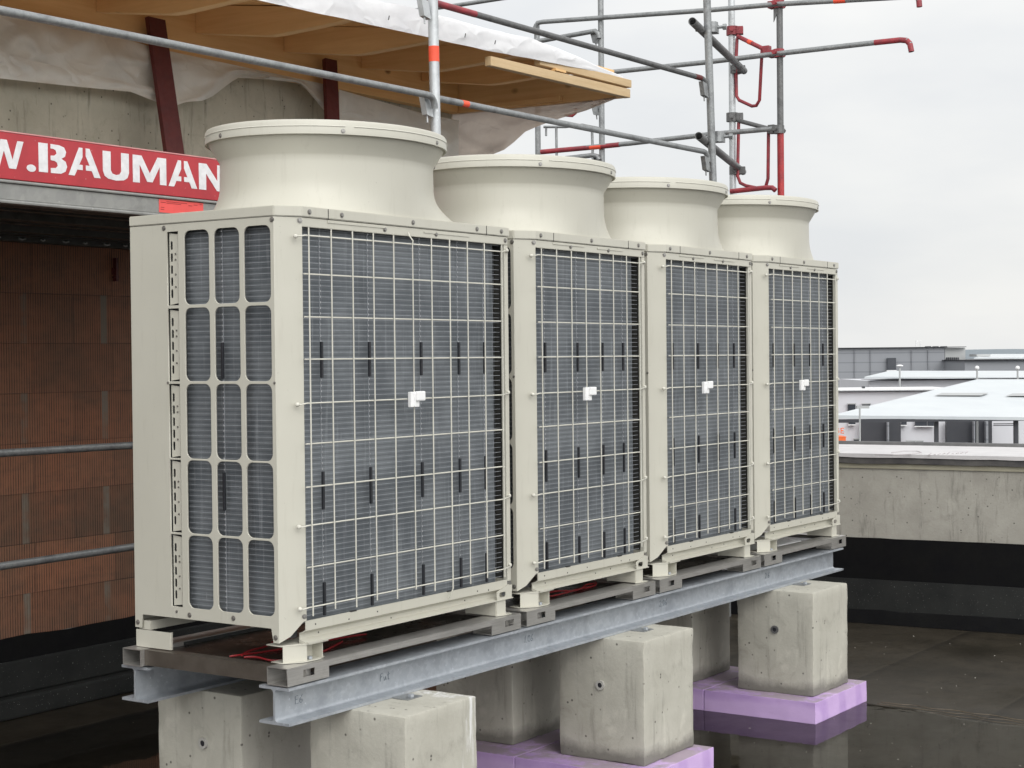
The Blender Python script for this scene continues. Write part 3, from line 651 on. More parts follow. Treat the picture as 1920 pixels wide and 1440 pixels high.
# I beams
def ibeam(y, x0, x1, label):
    b = tag(empty('steel_i_beam', (x0, y, -.208)), label, 'steel beam', 'galvanised beams under the frames'); h, wd, tf, tw, r = .136, .142, .010, .008, .012
    pts = [(-wd/2, 0), (wd/2, 0), (wd/2, tf)]
    pts += [(tw/2+r*(1-math.sin(a)), tf+r*(1-math.cos(a))) for a in [math.pi/2*k/4 for k in range(5)]]
    pts += [(tw/2+r*(1-math.cos(a)), h-tf-r*(1-math.sin(a))) for a in [math.pi/2*k/4 for k in range(5)]]
    pts += [(wd/2, h-tf), (wd/2, h), (-wd/2, h), (-wd/2, h-tf)]
    pts += [(-(tw/2+r*(1-math.sin(a))), h-tf-r*(1-math.cos(a))) for a in [math.pi/2*k/4 for k in range(5)]]
    pts += [(-(tw/2+r*(1-math.cos(a))), tf+r*(1-math.sin(a))) for a in [math.pi/2*k/4 for k in range(5)]]
    pts += [(-wd/2, tf)]
    cl = [pts[0]]
    for p in pts[1:]:
        if math.dist(p, cl[-1]) > 1e-5: cl.append(p)
    prism('beam_profile', cl, 'x', 0, x1-x0, M['galv'], b); return b
ib1 = ibeam(.036, -.048, 4.93, 'front galvanised steel I-beam with pen marks, running under all four units')
ib2 = ibeam(.768, -.03, 4.95, 'rear galvanised steel I-beam in the shade, its end showing at the left')
def stroke(name, strokes, x, z, s, parent, y, mat=M['ink'], r=.0010):
    bm = bmesh.new()
    for st in strokes: tube(bm, [(x+u*s, y, z+v*s) for u, v in st], r, 4)
    return mk(name, bm, mat, parent)
G = {'E': [[(.5, 1), (0, .95), (0, 0), (.55, .05)], [(0, .5), (.4, .55)]], '6': [[(.55, 1), (.15, .6), (0, .2), (.25, 0), (.5, .15), (.45, .45), (.1, .35)]],
     'i': [[(0, 0), (.15, 1)]], '0': [[(.3, 1), (.05, .7), (.05, .2), (.3, 0), (.5, .3), (.5, .8), (.3, 1)]], 'F': [[(.5, 1), (.1, .9), (0, 0)], [(0, .5), (.4, .6)]],
     '2': [[(0, .8), (.3, 1), (.5, .7), (0, 0), (.55, .05)]], '.': [[(0, 0), (.06, .06)]], 'u': [[(0, .5), (.1, 0), (.35, .1), (.4, .5), (.5, 0)]], 't': [[(.2, 1), (.15, 0), (.4, .1)], [(0, .6), (.5, .7)]]}
for txt, x in (('E6', .06), ('Fut', .55), ('i.06', 1.56), ('2.06', 2.77), ('2.6', 3.98)):
    st = []; ox = 0
    for ch in txt:
        st += [[(u+ox, v) for u, v in q] for q in G[ch]]; ox += .4 if ch in '.i' else .75
    stroke('pen_mark', st, x+.048, .055, .030, ib1, -.0055)
# concrete blocks and foam pads
def block(x, y, label, hole=None, tilt=0):
    b = empty('concrete_block', (x, y, -.78)); tag(b, label, 'concrete block', 'concrete blocks carrying the beams')
    h = .571; bm = bmesh.new(); B(bm, 0, .45 if 'nearest' in label else .48, 0, .46, 0, h, .010, 2); bmesh.ops.subdivide_edges(bm, edges=[e for e in bm.edges if e.calc_length() > .1], cuts=14, use_grid_fill=True)
    for v in bm.verts:
        p = v.co+Vector((x, y, 0)); n = mnoise.noise_vector(p*9)*.0035+mnoise.noise_vector(p*38)*.003; v.co += n if abs(v.co.z-h) > .004 else Vector((n.x, n.y, min(0, n.z)*.3))
    mk('block_body', bm, M['limeblock' if 'nearest' in label else 'block'], b, True, 35)
    if hole:
        hy, hz, white = hole
        bm = bmesh.new(); mtx = Matrix.Translation((-.009, hy, hz)) @ Matrix.Rotation(math.pi/2, 4, 'Y'); n = 20; ri, ro = .012, .022
        v0 = [[bm.verts.new(mtx @ Vector((r*math.cos(2*math.pi*k/n), r*math.sin(2*math.pi*k/n), d))) for k in range(n)] for r, d in ((ro, .012), (ro, -.002), (ri, -.002), (ri, .004))]
        for a, c in zip(v0, v0[1:]):
            for k in range(n): bm.faces.new((a[k], a[(k+1) % n], c[(k+1) % n], c[k]))
        bmesh.ops.recalc_face_normals(bm, faces=bm.faces)
        rg = mk('lifting_socket', bm, simple('socket_ring', (.45, .44, .41), (.4, .39, .36), .5) if white else M['tubedark'], b, True)
        bm = bmesh.new(); bmesh.ops.create_circle(bm, cap_ends=True, segments=16, radius=.0135, matrix=mtx @ Matrix.Translation((0, 0, 0))); mk('socket_bore', bm, M['black'], rg)
    return b
FB = [(.296, -.287), (2.118, -.247), (3.945, -.272)]; BBk = [(.262, .492), (2.140, .495), (3.935, .470)]
LB = ['front concrete block nearest the camera, white streaks on its side, under the beam end', 'middle front concrete block with rounded corner on purple foam', 'far front concrete block standing in the puddle on purple foam']
LR = ['rear concrete block at the near end with a white socket hole, under the shaded beam', 'rear concrete block in deep shade behind the middle front block', 'rear concrete block behind the far front block, partly hidden']
hl = [(.13, .352, True), (.23, .352, True), (.228, .353, False)]
for i, ((x, y), l) in enumerate(zip(FB, LB)): block(x, y, l, hl[i] if i else (.2, .15, True))
for i, ((x, y), l) in enumerate(zip(BBk, LR)): block(x, y, l, (.202, .364, True) if i == 0 else None)
# white lime streaks on the nearest block (a stain with its own shape)
bm = bmesh.new()
# foam pads
def pad(x0, x1, y0, y1, label):
    p = empty('foam_pad', (x0, y0, FZ+.001)); bm = bmesh.new(); B(bm, 0, x1-x0, 0, y1-y0, 0, .118, .003)
    bmesh.ops.subdivide_edges(bm, edges=[e for e in bm.edges if e.calc_length() > .1], cuts=12, use_grid_fill=True)
    for v in bm.verts: v.co += mnoise.noise_vector((v.co+Vector((x0, y0, 0)))*14)*.002
    mk('foam_slab', bm, M['foam'], p); return tag(p, label, 'foam pad', 'purple foam pads under the blocks')
for (x, y, x1), l in zip(((.18, -.36, .86), (1.963, -.335, 2.632), (3.813, -.341, 4.53)), ('purple foam pad under the nearest front block', 'purple foam pad under the middle front block', 'purple foam pad under the far front block, mirrored in the puddle')):
    pad(x, x1, y, .365 if x < 3 else .333, l)
for (x, y, x1), l in zip(((.18, .37, .86), (1.963, .369, 2.632), (3.813, .338, 4.53)), ('purple foam pad under the near rear block', 'shaded purple foam pad under the middle rear block', 'purple foam pad under the far rear block')):
    pad(x, x1, y, 1.07, l)
# shim plates and clamp bolts on the front blocks
for i, (x, y) in enumerate(FB):
    o = tag(empty('beam_clamp', (x+.28, -.07, -.208)), ['thin steel shim with a nut on the nearest front block', 'thin steel shim on the middle front block', 'thin steel shim on the far front block'][i], 'shim plate', 'shims beside the front beam')
    box('shim_plate', (-.04, .05, -.045, .03, -.001, .003), M['tube'], o); 
    bm = bmesh.new(); bmesh.ops.create_cone(bm, cap_ends=True, segments=6, radius1=.012, radius2=.012, depth=.012, matrix=Matrix.Translation((.0, -.03, .010))); mk('nut', bm, M['galv'], o)
# red cables on the trays, white sheet at the far end
def cable(paths, label):
    bm = bmesh.new()
    for p in paths:
        q = []
        for a, b, c in zip(p, p[1:], p[2:]):
            a, b, c = Vector(a), Vector(b), Vector(c); q += arc((a+b)/2, b, (b+c)/2, 5)[:-1]
        q.append((Vector(p[-1])+Vector(p[-2]))/2); tube(bm, q, .004, 6)
    return tag(mk('red_cable', bm, M['cable']), label, 'cable', 'loose red cables')
z = -.0145
cable([[(.04, .38, z), (.07, .32, z+.012), (.2, .33, z), (.4, .30, z), (.62, .24, z+.01), (.8, .22, z)], [(.05, .33, z), (.1, .26, z+.01), (.08, .16, z), (.16, .10, z+.01), (.3, .12, z), (.5, .2, z), (.6, .24, z)],
       [(.06, .30, z), (.12, .34, z+.014), (.3, .37, z+.008), (.38, .42, z+.02), (.55, .33, z)]], 'thin red cable looped on the tray under the widest unit')
cable([[(1.86, .28, z), (1.98, .17, z), (2.1, .14, z+.01), (2.25, .2, z), (2.4, .17, z), (2.5, .24, z+.01), (2.55, .3, z)], [(1.92, .2, z), (2.05, .2, z+.02), (2.2, .15, z), (2.38, .22, z+.01), (2.5, .2, z)]], 'thin red cable bundle on the tray under the second unit')
tag(box('loose_clip', (.085, .105, .11, .125, -.0185, -.006), M['whiteplastic'], None, .002), 'tiny white clip lying beside the red cable at the near corner', 'clip')
bm = bmesh.new(); thick(bm, ((3.92, .56, -.012), (3.99, .12, -.012), (4.62, .10, -.012), (4.78, .48, -.012)), .006)
tag(mk('plastic_cover_sheet', bm, M['whiteplastic']), 'white plastic sheet lying flat under the last unit', 'sheet')
# ================================================================== SCAFFOLD
TR, GR = .0275, .0195
def coupler(parent, p, s=1, mat=None, d=(1, 0, 0)):
    s *= 1.3
    mat = mat or M['tubedark']; bm = bmesh.new(); p = Vector(p); d = Vector(d).normalized(); n = Vector((-d.y, d.x, 0))
    tube(bm, [p+Vector((0, 0, -.026*s)), p+Vector((0, 0, .026*s))], .036*s, 12)
    for q in (-1, 1): 
        tube(bm, [p+n*q*.03*s, p+n*q*.075*s], .008*s, 8); tube(bm, [p+n*q*.06*s, p+n*q*.078*s], .016*s, 6)
    a = p+d*.045*s; v = B(bm, -.02*s, .02*s, -.03*s, .03*s, -.022*s, .022*s)
    for k in v: k.co = a+d*k.co.x+n*k.co.y+Vector((0, 0, k.co.z))
    return mk('coupler', bm, mat, parent)
def wedge(parent, x, y, z, dx, dy, mat=None):
    bm = bmesh.new(); v = B(bm, -.032, .032, -.018, .018, -.055, .045); d = Vector((dx, dy, 0)).normalized(); n = Vector((-d.y, d.x, 0))
    for k in v:
        c = k.co.copy(); sh = -.25*c.z; k.co = Vector((x, y, z))+d*(c.x+.055+sh*0+(.018 if c.z > 0 else -.010))+n*c.y+Vector((0, 0, c.z+(.012 if c.x > 0 else 0)))
    tube(bm, [Vector((x, y, z-.085))+d*.05, Vector((x, y, z+.02))+d*.062], .006, 6)
    return mk('guardrail_box', bm, mat or M['tube'], parent)
SG = 'scaffold tubes behind the units'
def standard(x, y, z0, z1, label, mat='tube', r=TR, lean=(0, 0)):
    o = tag(empty('scaffold_post', (x, y, z0)), label, 'scaffold post', 'upright scaffold posts')
    bm = bmesh.new(); tube(bm, [(0, 0, 0), (lean[0], lean[1], z1-z0)], r, 20); mk('upright_tube', bm, M[mat], o, True)
    return o
def post2(a, b, z0, z1, label, mat, r):
    d = (b-a)/(b.z-a.z); A = a+d*(z0-a.z); Bq = a+d*(z1-a.z); return standard(A.x, A.y, z0, z1, label, mat, r, (Bq.x-A.x, Bq.y-A.y))
def child(o, fn, *a, **k):   # build a part in world space, then parent it
    q = fn(o, *a, **k); q.data.transform(Matrix.Translation(-Vector(o.location))); return q
SY = 1.75
P1x = on('y', SY, 815, 200).x; P2x = on('y', SY, 1333, 285).x
zr1, zr2 = 2.608, 3.160
p1 = post2(on('y', SY, 816.7, 240), on('y', SY, 811.7, 15), FZ, 4.4, 'light grey scaffold post with orange tape, rising behind the nearest fan cowl', 'alu', .030)
bm = bmesh.new(); tube(bm, [on('y', SY, 814, 116), on('y', SY, 813.3, 87)], .0312, 20)
def _t(o): return mk('orange_tape', bm, M['tape'], o, True)
child(p1, _t)
child(p1, wedge, P1x-.02, SY-.0, zr1-.07, -1, 0, M['alu']); child(p1, wedge, P1x-.035, SY, zr2-.06, -1, 0, M['alu'])
p2 = post2(on('y', SY, 1336.8, 340), on('y', SY, 1325.8, 10), FZ, 4.6, 'leaning dark grey scaffold post behind the third fan cowl', 'tube', .029)
child(p2, wedge, P2x-.03, SY, zr1-.08, -1, 0); child(p2, wedge, P2x-.05, SY, zr2-.08, -1, 0)
def rail(name, pts, label, mat='tube', r=GR, bands=(), grp='scaffold guardrails', cat='guardrail'):
    o = tag(empty(name, pts[0]), label, cat, grp); bm = bmesh.new(); tube(bm, pts, r, 14); t = mk('rail_tube', bm, M[mat], o, True); t.data.transform(Matrix.Translation(-Vector(o.location)))
    for a, b, m, rr in bands:
        bm = bmesh.new(); tube(bm, [a, b], rr, 14); q = mk('orange_band' if m == 'tape' else 'red_paint_section', bm, M[m], o, True); q.data.transform(Matrix.Translation(-Vector(o.location)))
    return o
def hook(a, b, dz=.07, r=.07):   # rail whose far end turns down into its box
    a, b = Vector(a), Vector(b); d = (b-a).normalized(); return [a, b-d*r]+arc(b-d*r, b, b+Vector((0, 0, -dz)), 5)[1:]
rail('guardrail', hook((-.62, SY-.045, 2.575), (P1x-.06, SY-.045, 2.600)), 'long grey guardrail crossing the upper left, in front of the wooden roof')
a, b = Vector((P1x+.02, SY+.035, 2.612)), Vector((P2x-.03, SY+.01, 2.622)); d = (b-a)
rail('guardrail', hook(a, b), 'grey guardrail with a small orange band between the two tall posts, lower of the two', bands=[(a+d*.085, a+d*.103, 'tape', GR+.001)])
a, b = Vector((P1x-.02, SY+.035, 3.165)), Vector((P2x-.06, SY+.01, 3.165)); d = (b-a)
rail('guardrail', hook(a, b), 'upper guardrail between the two tall posts, red at its near end', 'tubedark', bands=[(a+d*.0, a+d*.14, 'redpaint', GR+.0008), (b-d*.05, b-d*.022, 'oxide', GR+.0008)])
for zz, l in ((.667, 'upper of two grey rails in front of the clay block wall at the left'), (.115, 'lower of two grey rails in front of the clay block wall at the left')):
    p, q = (on('y', 2.6, 0, 850), on('y', 2.6, 250, 835)) if zz > .5 else (on('y', 2.6, 0, 1062), on('y', 2.6, 252, 1025))
    d = (q-p).normalized(); rail('guardrail', [p-d*2.2, q+d*1.2], l, 'tube', .0195)
# deck, side beam, toe board
BX0, BX1 = -.62, P1x-.03; BY = 1.8
dk = tag(empty('scaffold_deck', (BX0, BY, 1.79)), 'ribbed steel scaffold deck seen from below over the clay block wall', 'scaffold deck', 'scaffold decks')
def ch(name, d, m, par_, o, bev=0):
    q = box(name, d, m, par_, bev); q.data.transform(Matrix.Translation(-Vector(o.location))); return q
sb = ch('side_beam', (BX0, BX1, BY, BY+.04, 1.797, 1.868), M['sidebeam'], dk, dk, .004)
ch('beam_lip', (BX0, BX1, BY-.012, BY+.02, 1.869, 1.882), M['sidebeam'], sb, dk, .005); ch('beam_foot', (BX0, BX1, BY-.014, BY+.04, 1.780, 1.796), M['sidebeam'], sb, dk, .006)
for k in range(3):
    y0 = BY+.05+k*.585
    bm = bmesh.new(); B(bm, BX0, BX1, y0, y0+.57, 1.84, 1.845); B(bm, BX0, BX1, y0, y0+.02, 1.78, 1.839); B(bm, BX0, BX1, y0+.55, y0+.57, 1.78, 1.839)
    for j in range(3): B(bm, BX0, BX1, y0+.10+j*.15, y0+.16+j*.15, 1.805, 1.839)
    bt2 = bmesh.new(); B(bt2, BX0, BX1, y0, y0+.57, 1.8455, 1.849); q2 = mk('bounce_sheet', bt2, M['bounce'], dk); q2.data.transform(Matrix.Translation(-Vector(dk.location)))  # unseen pale top sheet, added to bounce light onto the soffit
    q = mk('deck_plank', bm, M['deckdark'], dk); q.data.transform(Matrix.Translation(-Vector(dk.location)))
ch('end_stop', (BX0, BX1, 3.50, 3.56, 1.775, 1.85), M['deckdark'], dk, dk)
for k in range(12):
    x = .9+k*.155; bm = bmesh.new(); L = .05 if k % 2 else .03; tube(bm, [(x, 3.494, 1.792), (x+L*.5, 3.492, 1.786), (x+L, 3.494, 1.792)], .005, 6); q = mk('hole_glint', bm, M['alu'], dk); q.data.transform(Matrix.Translation(-Vector(dk.location)))  # pale bent tubes stand for light caught in the deck holes
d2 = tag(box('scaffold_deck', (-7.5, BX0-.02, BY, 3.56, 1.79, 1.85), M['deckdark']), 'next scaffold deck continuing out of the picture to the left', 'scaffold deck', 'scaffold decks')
tb = tag(empty('toe_board', (BX0, BY, 1.89)), 'red painted toe board with large white stencilled letters', 'toe board')
ch('board_plank', (BX0, BX1, BY-.004, BY+.026, 1.886, 2.086), M['board'], tb, tb, .003)
ch('board_edge', (BX0, BX1, BY-.006, BY+.028, 2.087, 2.092), simple('faded_pink_edge', (.7, .35, .33), (.6, .25, .25), .6), tb, tb)
Lz0, Lz1 = 1.932, 2.060
def letter(polys, x0, x1, name='stencil_letter'):
    for p in polys:
        q = plate('stencil_letter', [(x0+(x1-x0)*u, Lz0+(Lz1-Lz0)*v) for u, v in p], [], .0012, M['letter'], tb, MY(BY-.0048)); q.data.transform(Matrix.Translation(-Vector(tb.location)))
Wp = [[(0, 1), (.17, 1), (.27, .38), (.40, 1), (.5, 1), (.40, .0), (.20, 0)], [(.5, 1), (.60, 1), (.73, .38), (.83, 1), (1, 1), (.80, 0), (.60, 0)]]
Wp = [[(0, .95), (.16, .95), (.27, .30), (.41, .95), (.57, .95), (.71, .30), (.84, .95), (1, .95), (.80, 0), (.62, 0), (.49, .58), (.37, 0), (.18, 0)]]
letter(Wp, .115, .322); letter(Wp, -.115, .095); letter(Wp, -.345, -.135)
dot = [[(.5+.5*math.cos(t), .09+.125*math.sin(t)) for t in [2*math.pi*k/14 for k in range(14)]]]; letter(dot, .337, .388)
Bp = [[(0, 0), (.32, 0), (.32, 1), (0, 1)],
      [(.42, 1), (.72, .99), (.90, .93), (.97, .78), (.93, .62), (.80, .53), (.95, .44), (1, .27), (.94, .10), (.78, .01), (.42, 0), (.42, .17), (.60, .19), (.67, .27), (.64, .38), (.55, .43), (.42, .44), (.42, .60), (.55, .61), (.63, .69), (.60, .80), (.52, .84), (.42, .84)]]
letter(Bp, .403, .562)
Ap = [[(0, 0), (.19, 0), (.27, .22), (.44, .22), (.44, .40), (.335, .40), (.44, .68), (.44, 1), (.33, 1)], [(.54, 1), (.66, 1), (1, 0), (.80, 0), (.72, .22), (.54, .22), (.54, .40), (.66, .40), (.54, .72)]]
letter(Ap, .569, .756)
Up = [[(0, 1), (0, .30), (.06, .12), (.2, .02), (.5, -.02), (.8, .02), (.94, .12), (1, .30), (1, 1), (.70, 1), (.70, .33), (.64, .22), (.5, .18), (.36, .22), (.30, .33), (.30, 1)]]
letter(Up, .770, .928)
Mp = [[(0, 0), (0, 1), (.26, 1), (.50, .38), (.74, 1), (1, 1), (1, 0), (.80, 0), (.80, .66), (.58, .06), (.42, .06), (.20, .66), (.20, 0)]]
letter(Mp, .952, 1.164); letter(Ap, 1.178, 1.368)
Np = [[(0, 0), (0, 1), (.30, 1), (.72, .38), (.72, 1), (1, 1), (1, 0), (.70, 0), (.28, .62), (.28, 0)]]
letter(Np, 1.380, 1.556); letter(Np, 1.585, 1.76)
st = tag(empty('inspection_sticker', (1.118, BY, 1.80)), 'neon red paper sticker on the grey side beam below the letters', 'sticker')
q = box('sticker_paper', (1.118, 1.410, BY-.0022, BY-.0005, 1.803, 1.866), M['sticker'], st); q.data.transform(Matrix.Translation(-Vector(st.location)))
bm = bmesh.new()
for x0, x1, zz in ((1.128, 1.16, 1.850), (1.165, 1.30, 1.855), (1.165, 1.26, 1.848), (1.128, 1.15, 1.826), (1.128, 1.15, 1.816), (1.31, 1.335, 1.846), (1.345, 1.37, 1.852), (1.385, 1.40, 1.857)): B(bm, x0, x1, BY-.0032, BY-.0024, zz, zz+.0025)
q = mk('printed_lines', bm, M['inkred'], st); q.data.transform(Matrix.Translation(-Vector(st.location)))
# outer scaffold line along Y at x = SX
SX = 8.3
def ox(px, py): return on('x', SX, px, py)
p4 = ox(1463, 200); b1 = ox(1128, 200); b2 = ox(1008, 200); p3 = on('x', 8.42, 1373, 200)
def vx(px, py, ref):     # point on the vertical plane facing the camera through ref
    d = ray(px, py); n = Vector((fw.x, fw.y, 0)); t = (ref-CAM).dot(n)/d.dot(n); return CAM+d*t
s3 = standard(p3.x, p3.y, GZ, 4.9, 'bright aluminium scaffold post, slimmer than its dark neighbours', 'alu', .029)
s4 = standard(p4.x, p4.y, GZ, 4.9, 'dark grey scaffold post with its lower part painted red', 'tubedark', .027)
zr = vx(1463, 250, p4).z
bm = bmesh.new(); tube(bm, [(p4.x, p4.y, 0.5), (p4.x, p4.y, zr)], .0285, 20)
def _r(o): return mk('red_paint_section', bm, M['redpost'], o, True)
child(s4, _r)
sb1 = standard(b1.x, b1.y, GZ, 4.9, 'grey scaffold post behind the wooden roof corner', 'tube', .026)
sb2 = standard(b2.x, b2.y, GZ, vx(1008, 45, b2).z, 'short grey scaffold post ending below the top of the picture, left of its neighbour', 'tube', .026)
for px, py, o, m, ref in ((1333, 52, p2, 'tube', None), (1345, 257, p2, 'tube', None)):
    q = on('y', SY, px, py); child(o, coupler, q, 1.15, M[m], (.95, .3, 0))
for py, m in ((58, 'redpaint'), (220, 'tubedark')): child(s3, coupler, vx(1373, py, p3), 1.1, M[m], (.4, -.9, 0))
for py in (131, 320): child(s3, coupler, vx(1378, py, p3), 1.05, M['tubedark'], (.4, -.9, 0))
for py, m in ((8, 'redpaint'), (100, 'redpaint'), (243, 'tubedark')): child(s4, coupler, vx(1460, py, p4), 1.0, M[m], (0, 1, 0))
prism('gusset_plate', [(0, 0), (0, .17), (-.05, .17), (-.05, .11)], 'x', -.004, .004, M['tubedark'], s4).location = (-.02, .045, vx(1460, 30, p4).z-GZ-.05)
for py in (70, 205): child(sb1, wedge, b1.x, b1.y, vx(1128, py, b1).z, 0, 1)
child(sb1, wedge, b1.x, b1.y, vx(1128, 300, b1).z, 0, 1)
# horizontal tubes from the leaning post to the aluminium post (open ended)
for (a, b, l) in (((1298, 40), (1395, 133), 'upper open-ended tube clamped to the leaning post'), ((1310, 255), (1393, 322), 'lower open-ended tube clamped to the leaning post')):
    A = on('y', SY-.05, *a); Bp_ = on('z', A.z, *b); o = tag(empty('clamped_tube', A), l, 'scaffold tube', 'open-ended tubes clamped between posts')
    bm = bmesh.new(); tube(bm, [A, Bp_], .030, 18, False); q = mk('tube_body', bm, M['tubedark'], o, True); q.data.transform(Matrix.Translation(-A))
    md = q.modifiers.new('wall', 'SOLIDIFY'); md.thickness = .004; md.offset = -1
# cross rails in the outer line
def orail(pts, label, mat='tube', bands=(), r=.0215, x=SX-.04):
    P_ = [on('x', x, *p) for p in pts]; bd = [(on('x', x, *a), on('x', x, *b), m, r+.0012) for a, b, m in bands]
    return rail('cross_rail', P_, label, mat, r, bd, 'long rails of the outer scaffold line', 'scaffold rail')
orail([(1003, 62), (1003, 52), (1008, 43), (1018, 41), (1330, 19), (1455, 8), (1700, -6), (1716, -6), (1722, -2), (1724, 12)], 'topmost long grey rail crossing the sky, with an orange band', bands=[((1564, 2), (1586, 0.5), 'tape'), ((1723, 1), (1724, 13), 'redpaint')])
orail([(1120, 138), (1330, 116), (1455, 101), (1640, 80), (1688, 75), (1700, 76), (1706, 82), (1709, 97)], 'long rail whose free end is red and bent down over the sky', bands=[((1640, 80), (1688, 75), 'redpaint'), ((1688, 75), (1700, 76), 'redpaint'), ((1700, 76), (1706, 82), 'redpaint'), ((1706, 82), (1709, 97), 'redpaint')])
orail([(1015, 285), (1180, 269), (1330, 252), (1455, 241)], 'rail with a red left half and an orange band, above the second fan cowl', bands=[((1015, 285), (1107, 276.5), 'redpaint'), ((1107, 276.5), (1128, 274.5), 'tape'), ((1128, 274.5), (1162, 271), 'redpaint')])
orail([(965, 84), (1000, 79), (1105, 60), (1116, 58), (1122, 63), (1123, 72)], 'short grey rail hooked onto the post behind the wooden roof')
orail([(1060, 297), (1112, 291), (1120, 293), (1124, 300)], 'short rail just above the second fan cowl rim')
orail([(1370, 359), (1435, 352), (1448, 352), (1454, 357)], 'short red rail just above the last fan cowl', 'redpaint')
orail([(1020, 238), (1060, 238), (1092, 234), (1126, 241)], 'thin grey rail of the end gate beside the roof film', r=.012)
orail([(1060, 216), (1073, 217), (1079, 212), (1080, 203)], 'small bent red bar below the wooden roof corner', 'redpaint', r=.014)
orail([(1043, 238), (1044, 310)], 'thin upright bar of the end gate, left one', r=.012); orail([(1110, 240), (1112, 315)], 'thin upright bar of the end gate, right one', r=.012)
orail([(1024, 238), (1024, 255)], 'stub of a thin upright bar under the roof film', r=.010)
orail([(755, 22), (850, 11), (940, -3), (1128, -29)], 'thin grey rail at the top edge near the taped post', r=.02)
# red end-guard frames between the aluminium and the red post
def gpl(px, py):
    d = ray(px, py); a = Vector((p3.x, p3.y, 0)); b = Vector((p4.x, p4.y, 0)); n = (b-a).cross(Vector((0, 0, 1))); t = n.dot(a-CAM)/n.dot(d); return CAM+d*t
for top, loop, l, mt in ((((1383, 68), (1438, 95)), ((1382, 72), (1380, 120), (1381, 180), (1386, 188), (1410, 199), (1418, 198), (1424, 188), (1429, 92)), 'upper red U-shaped end guard hanging between the two far posts', 'redpaint'),
                     (((1384, 226), (1448, 243)), ((1385, 230), (1383, 330), (1388, 343), (1398, 348), (1428, 354), (1436, 349), (1440, 335), (1441, 243)), 'lower red U-shaped end guard just above the last fan cowl', 'tubedark')):
    A = gpl(*top[0]); o = tag(empty('end_guard', A), l, 'end guard', 'red end guards')
    bm = bmesh.new(); tube(bm, [gpl(*p) for p in top], .019, 12); q = mk('guard_bar', bm, M[mt], o, True); q.data.transform(Matrix.Translation(-A))
    bm = bmesh.new(); tube(bm, [gpl(*p) for p in loop], .0145, 10); q = mk('guard_loop', bm, M['redpaint'], o, True, 80); q.data.transform(Matrix.Translation(-A))
    if mt == 'redpaint':
        bm = bmesh.new(); tube(bm, [gpl(1403, 78), gpl(1410, 81)], .0205, 12); q = mk('orange_band', bm, M['tape'], o, True); q.data.transform(Matrix.Translation(-A))
    bm = bmesh.new(); c = gpl(top[1][0], top[1][1]-1); v = B(bm, -.03, .03, -.03, .03, -.035, .035, .006); bmesh.ops.translate(bm, verts=bm.verts, vec=c); q = mk('end_clamp', bm, M['redpaint' if mt == 'redpaint' else 'tubedark'], o); q.data.transform(Matrix.Translation(-A))
# ================================================================== WOODEN ROOF OVERHANG
rf = tag(empty('timber_roof', (1.5, 3.5, 2.98)), 'orange spruce roof overhang with rafters, wrapped along its edge in white membrane', 'timber roof')
def rt_(o): o.data.transform(Matrix.Translation(-Vector(rf.location))); return o
XE = 5.96
rt_(box('wall_plate_beam', (-3, XE-.075, 3.50, 3.58, 2.985, 3.40), M['woodx'], rf, .003))
for x in (-.97, -.18, .63, 1.45, 2.267, 3.082, 3.901, 4.714, 5.42):
    zo = .0+ (x-2.3)*.004
    pf = [(3.499, 3.155+zo), (2.90, 3.070+zo), (2.80, 3.068+zo), (2.34, 3.085+zo), (2.2, 3.105+zo), (2.2, 3.155+zo), (3.499, 3.33+zo)]
    rt_(prism('rafter', pf, 'x', x, x+.075, M['woody'], rf, .002))
rt_(prism('end_rafter', [(3.58, 2.985), (2.06, 2.968), (2.06, 3.03), (2.16, 3.12), (3.58, 3.34)], 'x', XE-.07, XE, M['woody'], rf, .002))
rt_(box('end_batten', (XE-.11, XE-.071, 2.55, 3.2, 2.985, 3.02), M['woody'], rf, .002))
bm = bmesh.new(); n = 11
for k in range(n):
    y0 = 2.15+k*1.4/n; y1 = y0+1.4/n-.003; za = 3.158+(y0-2.15)*.134; zb = 3.158+(y1-2.15)*.134
    thick(bm, ((-3, y0, za), (XE-.0, y0, za), (XE-.0, y1, zb), (-3, y1, zb)), .022)
rt_(mk('soffit_boards', bm, M['woodx'], rf))
def fascia(p, q, h, th, mat):
    bm = bmesh.new(); p, q = Vector(p), Vector(q); v = []
    for a in (p, q):
        for y in (0, th):
            for z in (0, h): v.append(bm.verts.new((a.x, a.y+y, a.z+z)))
    for f in ((0, 1, 3, 2), (4, 6, 7, 5), (0, 4, 5, 1), (2, 3, 7, 6), (0, 2, 6, 4), (1, 5, 7, 3)): bm.faces.new([v[i] for i in f])
    bmesh.ops.recalc_face_normals(bm, faces=bm.faces); bmesh.ops.bevel(bm, geom=list(bm.edges), offset=.003, segments=1, affect='EDGES'); return rt_(mk('fascia_board', bm, mat, rf))
fascia((4.35, 2.12, 2.985), (XE+.01, 2.02, 2.968), .062, .05, M['woodpale'])
fascia((4.9, 2.10, 3.065), (XE+.02, 2.015, 3.042), .055, .05, M['woodpale'])
rt_(box('spacer_block', (5.05, 5.18, 2.07, 2.11, 3.045, 3.06), M['woodx'], rf))
